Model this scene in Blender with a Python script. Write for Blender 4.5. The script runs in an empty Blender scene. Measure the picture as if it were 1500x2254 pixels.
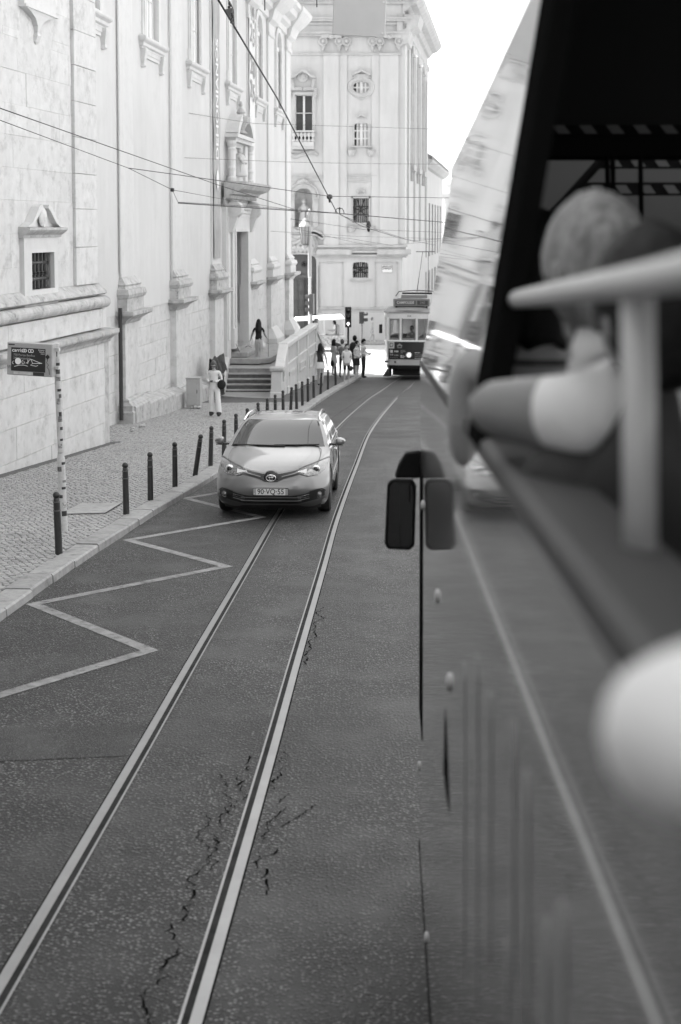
import bpy, bmesh, math, random
from mathutils import Vector, Matrix, noise
random.seed(7)
SC = bpy.context.scene
COL = SC.collection
R = math.radians
ZC = 3.5            # eye height above the zero level, upper deck of the bus

# ---------------------------------------------------------------- camera
cam = bpy.data.cameras.new('camera'); cam_o = bpy.data.objects.new('camera', cam); COL.objects.link(cam_o)
cam.sensor_fit = 'VERTICAL'; cam.sensor_height = 36; cam.lens = 50
cam.shift_y = -0.1833; cam.clip_start = 0.05; cam.clip_end = 3000
cam_o.location = (0, 0, ZC); cam_o.rotation_euler = (R(86), 0, 0)
cam.dof.use_dof = True; cam.dof.focus_distance = 20; cam.dof.aperture_fstop = 2.8
SC.camera = cam_o
# ---------------------------------------------------------------- sky and sun
SUN_AZ, SUN_EL = R(-67), R(53)
w = bpy.data.worlds.new('World'); SC.world = w; w.use_nodes = True
nt = w.node_tree; nt.nodes.clear()
sky = nt.nodes.new('ShaderNodeTexSky'); sky.sky_type = 'NISHITA'; sky.sun_disc = False
sky.sun_elevation = SUN_EL; sky.sun_rotation = SUN_AZ; sky.air_density = 1.3; sky.dust_density = 2.5
bw = nt.nodes.new('ShaderNodeRGBToBW'); bg = nt.nodes.new('ShaderNodeBackground'); bg.inputs[1].default_value = 0.15
wo = nt.nodes.new('ShaderNodeOutputWorld')
nt.links.new(sky.outputs[0], bw.inputs[0]); nt.links.new(bw.outputs[0], bg.inputs[0]); nt.links.new(bg.outputs[0], wo.inputs[0])
sl = bpy.data.lights.new('sun', 'SUN'); sl.energy = 3.2; sl.angle = R(0.55); sl.color = (1, 1, 1)
so = bpy.data.objects.new('sun', sl); COL.objects.link(so)
sv = Vector((math.sin(SUN_AZ)*math.cos(SUN_EL), math.cos(SUN_AZ)*math.cos(SUN_EL), math.sin(SUN_EL)))
so.rotation_euler = sv.to_track_quat('Z', 'Y').to_euler(); so.location = (-30, 20, 60)
# ---------------------------------------------------------------- exposure
vs = SC.view_settings; vs.view_transform = 'Standard'; vs.look = 'None'; vs.exposure = 2.0; vs.gamma = 1
vs.use_curve_mapping = False
SC.cycles.use_denoising = True
SC.cycles.max_bounces = 8; SC.cycles.diffuse_bounces = 4; SC.cycles.glossy_bounces = 4
SC.cycles.caustics_reflective = False; SC.cycles.caustics_refractive = False
SC.cycles.sample_clamp_indirect = 6

# ---------------------------------------------------------------- materials
MATS = {}
def mat(name, c, rough=.6, metal=0, var=0, vs=2.0, bump=0, bs=30, coat=0, spec=.5, streak=0, rnd=0, emit=0, alpha=1, trans=0, dirt=0, ds=1.2, sk=1.0):
    if name in MATS: return MATS[name]
    m = bpy.data.materials.new(name); m.use_nodes = True; t = m.node_tree; N = t.nodes; L = t.links
    b = N['Principled BSDF']
    b.inputs['Roughness'].default_value = rough; b.inputs['Metallic'].default_value = metal
    b.inputs['Specular IOR Level'].default_value = spec
    b.inputs['Coat Weight'].default_value = coat; b.inputs['Coat Roughness'].default_value = .04
    b.inputs['Alpha'].default_value = alpha
    b.inputs['Transmission Weight'].default_value = trans
    if emit:
        b.inputs['Emission Color'].default_value = (1, 1, 1, 1); b.inputs['Emission Strength'].default_value = emit
    tc = N.new('ShaderNodeTexCoord')
    val = None
    def tex(scale, detail=4, sz=None, rg=.6):
        n = N.new('ShaderNodeTexNoise'); n.inputs['Scale'].default_value = scale; n.inputs['Detail'].default_value = detail
        n.inputs['Roughness'].default_value = rg
        if sz:
            mp = N.new('ShaderNodeMapping'); mp.inputs['Scale'].default_value = sz
            L.new(tc.outputs['Object'], mp.inputs[0]); L.new(mp.outputs[0], n.inputs[0])
        else: L.new(tc.outputs['Object'], n.inputs[0])
        return n
    def ramp(src, lo, hi, a=.3, z=.7):
        mr = N.new('ShaderNodeMapRange'); mr.inputs[1].default_value = a; mr.inputs[2].default_value = z
        mr.inputs[3].default_value = lo; mr.inputs[4].default_value = hi; L.new(src, mr.inputs[0]); return mr.outputs[0]
    def mul(a, bb):
        mm = N.new('ShaderNodeMath'); mm.operation = 'MULTIPLY'; L.new(a, mm.inputs[0])
        if isinstance(bb, float): mm.inputs[1].default_value = bb
        else: L.new(bb, mm.inputs[1])
        return mm.outputs[0]
    if var: val = ramp(tex(vs).outputs[0], 1-var, 1+var)
    if streak:
        s = ramp(tex(1.0, 6, (2.2*sk, 2.2*sk, .30*sk), .7).outputs[0], 1-streak, 1.0, .36, .66); val = mul(val, s) if val else s
    if dirt:
        s = ramp(tex(ds, 8, None, .75).outputs[0], 1.0, 1-dirt, .52, .68); val = mul(val, s) if val else s
    if rnd:
        oi = N.new('ShaderNodeObjectInfo'); s = ramp(oi.outputs['Random'], 1-rnd, 1+rnd, 0, 1); val = mul(val, s) if val else s
    if val:
        v = mul(val, float(c)); cc = N.new('ShaderNodeCombineColor')
        for k in range(3): L.new(v, cc.inputs[k])
        L.new(cc.outputs[0], b.inputs['Base Color'])
    else: b.inputs['Base Color'].default_value = (c, c, c, 1)
    if bump:
        n = tex(bs, 6); bp = N.new('ShaderNodeBump'); bp.inputs['Strength'].default_value = bump; bp.inputs['Distance'].default_value = .02
        L.new(n.outputs[0], bp.inputs['Height']); L.new(bp.outputs[0], b.inputs['Normal'])
    MATS[name] = m; return m

# ---------------------------------------------------------------- mesh helpers
class MB:
    def __init__(s, M=None): s.v = []; s.f = []; s.mi = []; s.M = M or Matrix(); s.cur = 0
    def add(s, vs, fs):
        o = len(s.v); s.v += [s.M @ Vector(p) for p in vs]; s.f += [tuple(i+o for i in q) for q in fs]; s.mi += [s.cur]*len(fs); return s
    def hexa(s, p): return s.add(p, [(0,3,2,1),(4,5,6,7),(0,1,5,4),(1,2,6,5),(2,3,7,6),(3,0,4,7)])
    def box(s, x0, x1, y0, y1, z0, z1):
        return s.hexa([(x0,y0,z0),(x1,y0,z0),(x1,y1,z0),(x0,y1,z0),(x0,y0,z1),(x1,y0,z1),(x1,y1,z1),(x0,y1,z1)])
    def cbox(s, x0, x1, y0, y1, z0, z1, b):
        # box with chamfered top (z1) and front edges
        return s.loft([[(x0,y0,z0),(x1,y0,z0),(x1,y1,z0),(x0,y1,z0)],[(x0,y0,z1-b),(x1,y0,z1-b),(x1,y1,z1-b),(x0,y1,z1-b)],
                       [(x0+b,y0+b,z1),(x1-b,y0+b,z1),(x1-b,y1-b,z1),(x0+b,y1-b,z1)]], caps=True)
    def prism(s, poly, d):
        n = len(poly); d = Vector(d); a = [Vector(p) for p in poly]
        return s.add(a+[p+d for p in a], [tuple(range(n))[::-1], tuple(range(n, 2*n))]+[(i, (i+1) % n, n+(i+1) % n, n+i) for i in range(n)])
    def loft(s, rings, closed=True, caps=False):
        n = len(rings[0]); vs = [p for r in rings for p in r]; fs = []
        for k in range(len(rings)-1):
            for i in range(n if closed else n-1):
                j = (i+1) % n; fs.append((k*n+i, k*n+j, (k+1)*n+j, (k+1)*n+i))
        if caps: fs += [tuple(range(n))[::-1], tuple(range((len(rings)-1)*n, len(rings)*n))]
        return s.add(vs, fs)
    def tube(s, pts, r, n=8, caps=True):
        pts = [Vector(p) for p in pts]; rs = r if isinstance(r, (list, tuple)) else [r]*len(pts); rings = []; ref = None
        for k, p in enumerate(pts):
            t = (pts[min(k+1, len(pts)-1)]-pts[max(k-1, 0)]).normalized()
            if ref is None: ref = Vector((0, 0, 1)) if abs(t.z) < .9 else Vector((1, 0, 0))
            a = t.cross(ref).normalized(); b = a.cross(t); ref = b
            rings.append([p+(a*math.cos(2*math.pi*i/n)+b*math.sin(2*math.pi*i/n))*rs[k] for i in range(n)])
        return s.loft(rings, True, caps)
    def lathe(s, prof, c=(0,0,0), n=12, axis='z'):
        rings = []
        for r, z in prof:
            ring = []
            for i in range(n):
                a = 2*math.pi*i/n; x, y = r*math.cos(a), r*math.sin(a)
                q = (x, y, z) if axis == 'z' else ((z, x, y) if axis == 'x' else (y, z, x))
                ring.append((c[0]+q[0], c[1]+q[1], c[2]+q[2]))
            rings.append(ring)
        return s.loft(rings, True, True)
    def sph(s, c, r, nu=12, nv=8, fn=None):
        if not isinstance(r, (tuple, list)): r = (r, r, r)
        rings = []
        for j in range(1, nv):
            ph = math.pi*j/nv; ring = []
            for i in range(nu):
                a = 2*math.pi*i/nu; d = Vector((math.sin(ph)*math.cos(a), math.sin(ph)*math.sin(a), -math.cos(ph)))
                k = fn(d) if fn else 1
                ring.append((c[0]+d.x*r[0]*k, c[1]+d.y*r[1]*k, c[2]+d.z*r[2]*k))
            rings.append(ring)
        o = len(s.v); s.loft(rings, True, False)
        k0 = fn(Vector((0,0,-1))) if fn else 1; k1 = fn(Vector((0,0,1))) if fn else 1
        a = len(s.v); s.add([(c[0],c[1],c[2]-r[2]*k0),(c[0],c[1],c[2]+r[2]*k1)], [])
        m = (nv-2)*nu
        fs = [(o+(i+1) % nu, o+i, a) for i in range(nu)]+[(o+m+i, o+m+(i+1) % nu, a+1) for i in range(nu)]
        s.f += fs; s.mi += [s.cur]*len(fs); return s
    def grid(s, fn, nu, nv):
        return s.add([fn(i/nu, j/nv) for j in range(nv+1) for i in range(nu+1)],
                     [(j*(nu+1)+i, j*(nu+1)+i+1, (j+1)*(nu+1)+i+1, (j+1)*(nu+1)+i) for j in range(nv) for i in range(nu)])
    def mesh(s, name, mats, smooth=False, fix=True, bevel=0):
        me = bpy.data.meshes.new(name); me.from_pydata([tuple(p) for p in s.v], [], s.f)
        for m in (mats if isinstance(mats, (list, tuple)) else [mats]): me.materials.append(m)
        me.polygons.foreach_set('material_index', s.mi)
        if smooth: me.polygons.foreach_set('use_smooth', [True]*len(s.f))
        if fix or bevel:
            bm = bmesh.new(); bm.from_mesh(me)
            if bevel:
                ed = [e for e in bm.edges if len(e.link_faces) == 2 and e.calc_face_angle(0) > .6]
                bmesh.ops.bevel(bm, geom=ed, offset=bevel, segments=1, affect='EDGES', clamp_overlap=True)
            bmesh.ops.recalc_face_normals(bm, faces=bm.faces); bm.to_mesh(me); bm.free()
        me.update(); return me
    def build(s, name, mats, parent=None, smooth=False, fix=True, bevel=0, auto=0):
        return obj(name, s.mesh(name, mats, smooth, fix, bevel), parent, auto)
def obj(name, me, parent=None, auto=0):
    o = bpy.data.objects.new(name, me); COL.objects.link(o)
    if auto:
        me.polygons.foreach_set('use_smooth', [True]*len(me.polygons)); me.set_sharp_from_angle(angle=R(auto))
    if parent is not None:
        o.parent = parent; o.matrix_parent_inverse = PINV.get(parent.name, Matrix())
    return o
PINV = {}
def tag(o, label=None, cat=None, group=None, kind=None):
    if label: o['label'] = label
    if cat: o['category'] = cat
    if group: o['group'] = group
    if kind: o['kind'] = kind
    return o
def thing(name, label, cat, loc=(0,0,0), rot=(0,0,0), group=None, world=False):
    # world=True: parts are given in world coordinates, the Empty only marks the base
    o = bpy.data.objects.new(name, None); COL.objects.link(o); o.location = loc; o.rotation_euler = rot
    o.empty_display_size = .2
    if world: PINV[o.name] = Matrix.Translation(loc).inverted()
    return tag(o, label, cat, group)
def dup(root, loc, rot=None, label=None, scale=None):
    def cp(o, par):
        c = o.copy(); COL.objects.link(c); c.parent = par
        for ch in o.children: cp(ch, c)
        return c
    r = cp(root, root.parent); r.location = loc
    if rot is not None: r.rotation_euler = rot
    if label: r['label'] = label
    if scale: r.scale = scale
    return r
def text_mb(body, size, M, bold=0.0, depth=0.0, align='CENTER', squash=1.0):
    cu = bpy.data.curves.new('lettering', 'FONT'); cu.body = body; cu.size = size; cu.align_x = align; cu.align_y = 'CENTER'
    cu.offset = bold; cu.extrude = depth; cu.resolution_u = 3
    ob = bpy.data.objects.new('lettering', cu); COL.objects.link(ob)
    dg = bpy.context.evaluated_depsgraph_get(); me = bpy.data.meshes.new_from_object(ob.evaluated_get(dg))
    b = MB(M); b.add([(v.co.x*squash, v.co.y, v.co.z) for v in me.vertices], [tuple(p.vertices) for p in me.polygons])
    bpy.data.objects.remove(ob); bpy.data.curves.remove(cu); bpy.data.meshes.remove(me)
    return b
# ---------------------------------------------------------------- lie of the land (camera-free: a street falling 6 % to a level square)
YFLAT = 68.0
def road(y): return .35-.0597*min(y, YFLAT)
def interp(tab, y):
    if y <= tab[0][0]: return tab[0][1]+(y-tab[0][0])*(tab[1][1]-tab[0][1])/(tab[1][0]-tab[0][0])
    for (a, p), (b, q) in zip(tab, tab[1:]):
        if y <= b: return p+(q-p)*(y-a)/(b-a)
    return tab[-1][1]+(y-tab[-1][0])*(tab[-1][1]-tab[-2][1])/(tab[-1][0]-tab[-2][0])
def smooth_tab(tab, step=1.0):
    # cubic through the measured points
    out = []; y = tab[0][0]
    while y <= tab[-1][0]:
        k = max(i for i in range(len(tab)-1) if tab[i][0] <= y) if y < tab[-1][0] else len(tab)-2
        def sl(i):
            i0, i1 = max(i-1, 0), min(i+1, len(tab)-1); return (tab[i1][1]-tab[i0][1])/(tab[i1][0]-tab[i0][0])
        a, b = tab[k], tab[k+1]; h = b[0]-a[0]; t = (y-a[0])/h
        out.append((y, (2*t**3-3*t**2+1)*a[1]+(t**3-2*t**2+t)*h*sl(k)+(-2*t**3+3*t**2)*b[1]+(t**3-t**2)*h*sl(k+1))); y += step
    return out
def frame(o, t):
    n = (t[1], -t[0]); return Matrix(((t[0], n[0], 0, o[0]), (t[1], n[1], 0, o[1]), (0, 0, 1, ZC), (0, 0, 0, 1)))
NAVE = frame((-5.9, 38), (.1064, .9943))     # local: along the wall, out of the wall, height above eye level
TOWER = frame((-5.06, 32.6), (.158, .9874))
_p = R(4)
def at(u, v, Y):
    # a point at distance Y down the street, read off the survey grid of the photograph
    x = (u-750)/3130; q = -(v-713.87)/3130
    d = Vector((x, math.cos(_p)+q*math.sin(_p), -math.sin(_p)+q*math.cos(_p))); return Vector((0, 0, ZC))+d*(Y/d.y)
# ================================================================ SETTING: ground, road, rails, pavement
KERB = smooth_tab([(-30,-5.6),(0,-4.15),(9,-3.72),(14.1,-3.44),(16.6,-3.28),(19.8,-3.0),(22.4,-2.75),(25.6,-2.4),(35,-1.68),(42,-1.14),(50.4,-.49),(58.5,.25),(66,1.08)], .5)
RAIL = smooth_tab([(-30,-3.2),(0,-1.77),(6,-1.57),(6.7,-1.54),(9.9,-1.41),(12.6,-1.31),(17.1,-1.13),(21.2,-.97),(28,-.62),(37.1,-.10),(49.4,.99),(55,1.63),(62,2.41),(75,4.0),(88,5.8)], .5)
def kx(y): return interp(KERB, y)
def rx(y): return interp(RAIL, y)
def rkx(y): return 4.0+.05*y     # right kerb
def wallx(y):                    # foot of the church
    return -5.06+.16*(y-32.6)+.25 if y < 33.4 else -5.9+.107*(y-38)+.1
def asphalt(name='asphalt', k=.092, sc1=40, smo=1.0):
    m = bpy.data.materials.new(name); m.use_nodes = True; t = m.node_tree; N = t.nodes; L = t.links; b = N['Principled BSDF']
    tc = N.new('ShaderNodeTexCoord')
    vo = N.new('ShaderNodeTexVoronoi'); vo.inputs['Scale'].default_value = sc1; L.new(tc.outputs['Object'], vo.inputs[0])
    vo2 = N.new('ShaderNodeTexVoronoi'); vo2.inputs['Scale'].default_value = 150; L.new(tc.outputs['Object'], vo2.inputs[0])
    no = N.new('ShaderNodeTexNoise'); no.inputs['Scale'].default_value = .55; no.inputs['Detail'].default_value = 7; no.inputs['Roughness'].default_value = .65; L.new(tc.outputs['Object'], no.inputs[0])
    nf = N.new('ShaderNodeTexNoise'); nf.inputs['Scale'].default_value = 9; nf.inputs['Detail'].default_value = 6; L.new(tc.outputs['Object'], nf.inputs[0])
    def mr(src, a, z, lo, hi):
        q = N.new('ShaderNodeMapRange'); q.inputs[1].default_value = a; q.inputs[2].default_value = z; q.inputs[3].default_value = lo; q.inputs[4].default_value = hi; L.new(src, q.inputs[0]); return q.outputs[0]
    def mm(a, bb, op='MULTIPLY'):
        q = N.new('ShaderNodeMath'); q.operation = op; L.new(a, q.inputs[0])
        if isinstance(bb, float): q.inputs[1].default_value = bb
        else: L.new(bb, q.inputs[1])
        return q.outputs[0]
    sep = N.new('ShaderNodeSeparateColor'); L.new(vo.outputs['Color'], sep.inputs[0])
    stone = mr(vo.outputs['Distance'], .22, .50, 1.35, .02)
    tone = mr(sep.outputs[0], 0, 1, .3, 2.2)
    fine = mr(vo2.outputs['Distance'], .2, .7, 1.12, .62)
    big = mr(no.outputs[0], .3, .7, .55, 1.5); mid = mr(nf.outputs[0], .3, .7, .75, 1.25)
    nx = N.new('ShaderNodeTexNoise'); nx.inputs['Scale'].default_value = 1.6; nx.inputs['Detail'].default_value = 6; L.new(tc.outputs['Object'], nx.inputs[0])
    expo = mr(nx.outputs[0], .34, .56, .3, 1.0)                      # where the binder is worn off and the chippings stand out
    coarse = mm(stone, tone); mxx = N.new('ShaderNodeMix'); mxx.data_type = 'FLOAT'; mxx.inputs[2].default_value = .46
    L.new(expo, mxx.inputs[0]); L.new(coarse, mxx.inputs[3]); coarse = mxx.outputs[0]
    v = mm(mm(mm(coarse, fine), big), mid); mpw = N.new('ShaderNodeMapping'); mpw.inputs['Scale'].default_value = (1.5, .07, 1); L.new(tc.outputs['Object'], mpw.inputs[0])
    nw = N.new('ShaderNodeTexNoise'); nw.inputs['Scale'].default_value = 1.1; nw.inputs['Detail'].default_value = 4; L.new(mpw.outputs[0], nw.inputs[0])
    v = mm(v, mr(nw.outputs[0], .35, .65, .72, 1.25))
    ns = N.new('ShaderNodeTexNoise'); ns.inputs['Scale'].default_value = 2.3; ns.inputs['Detail'].default_value = 9; ns.inputs['Roughness'].default_value = .8; L.new(tc.outputs['Object'], ns.inputs[0])
    v = mm(v, mr(ns.outputs[0], .60, .72, 1.0, .45)); v = mm(v, mr(ns.outputs[0], .26, .34, 1.6, 1.0))
    v = mm(v, k)
    cc = N.new('ShaderNodeCombineColor')
    for k in range(3): L.new(v, cc.inputs[k])
    L.new(cc.outputs[0], b.inputs['Base Color'])
    b.inputs['Roughness'].default_value = .52; b.inputs['Specular IOR Level'].default_value = .42
    bp = N.new('ShaderNodeBump'); bp.inputs['Strength'].default_value = .8; bp.inputs['Distance'].default_value = .014
    h = mm(stone, mm(fine, .6), 'ADD'); h = mm(h, expo); L.new(h, bp.inputs['Height']); L.new(bp.outputs[0], b.inputs['Normal'])
    return m
M_asph = asphalt()
M_patch = asphalt('asphalt patch', .080, 90)
M_crack = mat('crack', .006, .9, spec=0)
M_paint = mat('worn road paint', .23, .7, var=.35, vs=6, dirt=.8, ds=9, bump=.3, bs=120)
M_kerb = mat('kerb limestone', .29, .62, var=.18, vs=7, dirt=.45, ds=4, bump=.3, bs=60, rnd=.1)
M_cob = mat('limestone setts', .34, .55, var=.3, vs=10, bump=.35, bs=50, dirt=.3, ds=2.5)
M_bed = mat('sett bedding', .10, .9, var=.3, vs=20)
M_rail = mat('polished rail steel', .30, .34, metal=.9, var=.10, vs=3, bump=.04, bs=200)
M_groove = mat('dark rail groove', .03, .8, var=.4, vs=6, spec=.05)  # dark strip in place of a deep cut groove
M_square = mat('square limestone', .36, .7, var=.12, vs=.9, bump=.2, bs=12, dirt=.15, ds=.5)

def strip(xa, xb, y0, y1, dz, step=1.0, za=None):
    b = MB(); ys = [y0+(y1-y0)*i/max(1, int((y1-y0)/step)) for i in range(max(1, int((y1-y0)/step))+1)]
    b.add([p for y in ys for p in ((xa(y), y, road(y)+dz), (xb(y), y, road(y)+dz))], [(2*i, 2*i+1, 2*i+3, 2*i+2) for i in range(len(ys)-1)])
    return b
g = MB(); ys = [-200, 0, 40, 68, 90, 130, 400, 1500]
g.add([p for y in ys for p in ((-900, y, road(max(y, -60))-.05), (900, y, road(max(y, -60))-.05))], [(2*i, 2*i+1, 2*i+3, 2*i+2) for i in range(len(ys)-1)])
tag(g.build('ground', M_square, fix=False), kind='structure')
tag(strip(lambda y: kx(y)-.05, lambda y: rkx(y)+.05, -30, 66, 0).build('road', M_asph, fix=False), kind='structure')
ROAD = bpy.data.objects['road']
def sq_l(y): return -40.0
tag(strip(lambda y: -40, lambda y: 40, 66, 87.5, -.004, 1).build('square', M_square, fix=False), kind='structure')
# low pavement in front of the far church
b = MB(); b.box(-30, 5.2, 85.2, 88.1, road(90)-.3, road(90)+.10); tag(b.build('far_pavement', M_kerb), kind='structure')
# left pavement under the setts
tag(strip(lambda y: wallx(y)-1.6, lambda y: kx(y)-.25, -8, 66, .085).build('pavement', M_bed, fix=False), kind='structure')
PAVE = bpy.data.objects['pavement']
# right pavement
b = strip(lambda y: rkx(y)+.02, lambda y: rkx(y)+4.5, -30, 66, .11); tag(b.build('right_pavement', M_cob, fix=False), kind='structure')
b = strip(lambda y: rkx(y)-.12, lambda y: rkx(y)+.12, -30, 66, .12)
o0 = len(b.v)//2
b.add([p for y in (-30, 66) for p in ((rkx(y)-.12, y, road(y)-.02), (rkx(y)-.12, y, road(y)+.12))], [(0,1,3,2)]); tag(b.build('right_kerb', M_kerb), kind='structure')
# ---- left kerb, stone by stone
kb = strip(lambda y: kx(y)-.26, lambda y: kx(y)-.03, -4, 66, .06); kb = kb.build('kerb', M_bed, fix=False); tag(kb, kind='structure')
y = -4.0; rg = random.Random(3)
while y < 65.6:
    L = rg.uniform(.8, 1.35); y1 = min(y+L, 66); h = .1+rg.uniform(-.008, .008); e = .006
    q = []
    for yy in (y+e, y1-e):
        x = kx(yy)+rg.uniform(-.008, .008); q.append([(x+.012, yy, road(yy)-.05), (x, yy, road(yy)+h-.02), (x-.02, yy, road(yy)+h), (x-.29, yy, road(yy)+h+.006), (x-.29, yy, road(yy)-.05)])
    MB().loft(q, True, True).build('kerb_stone', M_kerb, kb); y = y1
# ---- setts of the pavement: the 300 nearest one by one, the rest together
rg = random.Random(11)
def sett(b, cx, cy, w, l, a, h, tilt):
    ca, sa = math.cos(a), math.sin(a); P = []
    for (sx, sy, k) in ((-1,-1,1),(1,-1,1),(1,1,1),(-1,1,1),(-1,-1,.78),(1,-1,.78),(1,1,.78),(-1,1,.78)):
        x, yy = sx*w*k+rg.uniform(-.004, .004), sy*l*k+rg.uniform(-.004, .004)
        X, Y = cx+x*ca-yy*sa, cy+x*sa+yy*ca
        P.append((X, Y, road(Y)+(.083 if k == 1 else .083+h+tilt*sx)))
    b.add(P, [(4,5,6,7),(0,1,5,4),(1,2,6,5),(2,3,7,6),(3,0,4,7)])
near, far = [], MB(); n_near = 0
row = 0; yy = 13.0; pitch = .088
while yy < 47.0:
    if yy > 33: pitch = .12
    x = kx(yy)-.30-pitch*(.5 if row % 2 else 0); xe = wallx(yy)-.35
    while x > xe:
        wob = .05*math.sin(x*1.9+yy*.35)+.22*(x-kx(yy))
        cy2 = yy+wob*.9; a = .2+.10*math.cos(x*1.9+yy*.35)+rg.uniform(-.22, .22)
        if x < kx(cy2)-.33:
            args = (x, cy2, pitch*.5*rg.uniform(.84, .97), pitch*.47*rg.uniform(.84, .97), a, rg.uniform(.010, .020), rg.uniform(-.003, .003))
            if n_near < 300 and abs(x+3.9) < .62 and 14.6 < cy2 < 19:
                q = MB(); sett(q, *args); q.build('sett', M_cob, PAVE, fix=False); n_near += 1
            else: sett(far, *args)
        x -= pitch*rg.uniform(.95, 1.05)
    yy += pitch*.97; row += 1
o = far.build('setts', M_cob, PAVE, fix=False); o['kind'] = 'stuff'
# ---- tram rails: head, groove and check lip
def rail_strip(f0, f1, h, name, m, par, y0=-25, y1=88):
    b = MB(); n = int((y1-y0)/.5)
    P = []
    for i in range(n+1):
        y = y0+(y1-y0)*i/n; t = (rx(y+.3)-rx(y-.3))/.6; nx, ny = 1/math.hypot(1, t), -t/math.hypot(1, t)
        for f in (f0, f1): P.append((rx(y)+f*nx, y+f*ny, road(y)+h))
    b.add(P, [(2*i, 2*i+1, 2*i+3, 2*i+2) for i in range(n)])
    return b.build(name, m, par, fix=False)
for side, lab in ((0, 'left steel tram rail running under the silver car'), (1, 'right steel tram rail beside the bus curving to the tram')):
    g0 = 0 if side == 0 else .9; s = -1 if side == 0 else 1
    rr = thing('tram_rail', lab, 'rail', (rx(20)+g0, 20, road(20)), world=True)
    rail_strip(g0, g0+s*.058, .006, 'running_head', M_rail, rr)
    rail_strip(g0, g0-s*.036, .0035, 'groove', M_groove, rr)
    rail_strip(g0-s*.036, g0-s*.050, .006, 'check_lip', M_rail, rr)
    rail_strip(g0+s*.058, g0+s*.068, .004, 'outer_joint', M_crack, rr)
# ---- zigzag line
zz = [(-3.55,10.2),(-1.76,12.88),(-3.28,14.94),(-1.40,17.17),(-2.90,19.16),(-1.2,21.3),(-2.58,23.46),(-1.1,25.6),(-2.2,27.9)]
b = MB(); hw = .068
pts = [Vector(p) for p in zz]; Lp, Rp = [], []
for i, p in enumerate(pts):
    d0 = (p-pts[i-1]).normalized() if i else (pts[1]-p).normalized(); d1 = (pts[i+1]-p).normalized() if i < len(pts)-1 else d0
    n0 = Vector((-d0.y, d0.x)); n1 = Vector((-d1.y, d1.x)); mdir = (n0+n1).normalized(); k = hw/max(.33, mdir.dot(n0))
    Lp.append(p+mdir*k); Rp.append(p-mdir*k)
V = []
for i in range(len(pts)-1):
    n = 10
    for j in range(n+(1 if i == len(pts)-2 else 0)):
        t = j/n
        for A in (Lp, Rp):
            q = A[i].lerp(A[i+1], t); V.append((q.x, q.y, road(q.y)+.004))
b.add(V, [(2*i, 2*i+1, 2*i+3, 2*i+2) for i in range(len(V)//2-1)])
tag(b.build('zigzag_marking', M_paint, fix=False), kind='structure')
# ---- repaired patch, cracks and seams in the asphalt
def sheet(name, poly, m, dz, par=ROAD):
    MB().add([(x, y, road(y)+dz) for x, y in poly], [tuple(range(len(poly)))]).build(name, m, par, fix=False)
sheet('asphalt_patch', [(-3.9,9.45),(-1.53,9.78),(-1.50,10.55),(-3.9,10.35)], M_patch, .003)
sheet('asphalt_patch', [(.72,34.5),(3.6,35.2),(3.6,37.0),(.82,36.4)], M_patch, .003)
def crack(name, p, q, jag, wid, seed, n=26):
    r = random.Random(seed); b = MB(); P = []
    for i in range(n+1):
        t = i/n; so_ = Vector((seed*7.3, t*n*.16, 0)); x = p[0]+(q[0]-p[0])*t+jag*2.2*noise.noise(so_)+jag*1.1*noise.noise(so_*4.1)+r.uniform(-jag, jag)*.22; y = p[1]+(q[1]-p[1])*t+r.uniform(-jag, jag)*.5; ww = wid*max(.12, .55+1.1*noise.noise(so_*2.7))*(1 if 0 < i < n else .1)
        P += [(x-ww, y, road(y)+.003), (x+ww, y, road(y)+.003)]
    b.add(P, [(2*i, 2*i+1, 2*i+3, 2*i+2) for i in range(n)]); b.build(name, M_crack, ROAD, fix=False)
rr_ = lambda y: rx(y)+.9
crack('crack', (rr_(6.0)-.22, 6.0), (rr_(9.7)-.10, 9.8), .05, .008, 1, 110)
crack('crack', (rr_(7.7)-.16, 7.7), (rr_(8.9)-.30, 8.7), .03, .005, 5, 40)
crack('crack', (rr_(8.6)-.10, 8.6), (rr_(9.3)-.28, 9.4), .03, .005, 7, 36)
crack('crack', (rr_(7.4)+.17, 7.4), (rr_(9.9)+.12, 9.9), .05, .007, 2, 90)
crack('crack', (rr_(8.4)+.20, 8.4), (rr_(8.9)+.40, 8.8), .02, .006, 6, 20)
crack('crack', (rr_(12.3)+.10, 12.3), (rr_(14.8)+.12, 14.8), .035, .009, 3, 60)
crack('seam', (-.75, 36.5), (2.2, 63.5), .012, .009, 4, 60)
crack('seam', (-1.3, 38.6), (.6, 40.2), .02, .012, 8, 18)
sheet('hatch_cover', [(-4.2,20.9),(-3.5,21.0),(-3.42,22.2),(-4.1,22.1)], M_patch, .104, PAVE)
sheet('hatch_lid', [(-4.185,20.925),(-3.525,21.02),(-3.445,22.175),(-4.085,22.075)], M_cob, .108, PAVE)
# ================================================================ LEFT CHURCH: nave and projecting tower
M_plast = mat('pale lime plaster', .60, .8, var=.05, vs=.3, bump=.06, bs=9, streak=.07, dirt=.07, ds=.7)
M_stone = mat('dressed limestone', .62, .7, var=.07, vs=3, bump=.12, bs=25, streak=.08, dirt=.14, ds=3)
M_ash = mat('ashlar limestone', .60, .75, var=.08, vs=4, bump=.2, bs=22, streak=.08, dirt=.28, ds=2.6, rnd=.03)
M_weath = mat('weathered limestone', .47, .8, var=.18, vs=5, bump=.35, bs=20, streak=.10, dirt=.55, ds=3.2)
M_joint = mat('mortar joint', .57, .9, var=.15, vs=8)
M_glassw = mat('near white window glass', .84, .3, var=.05, vs=.8, spec=.8)  # near-white panes with a faint mottle
M_sash = mat('white sash paint', .66, .5)
M_shade = mat('dark interior', .012, .7)  # near-black sheets painted in for unlit interiors and balcony shade
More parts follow.
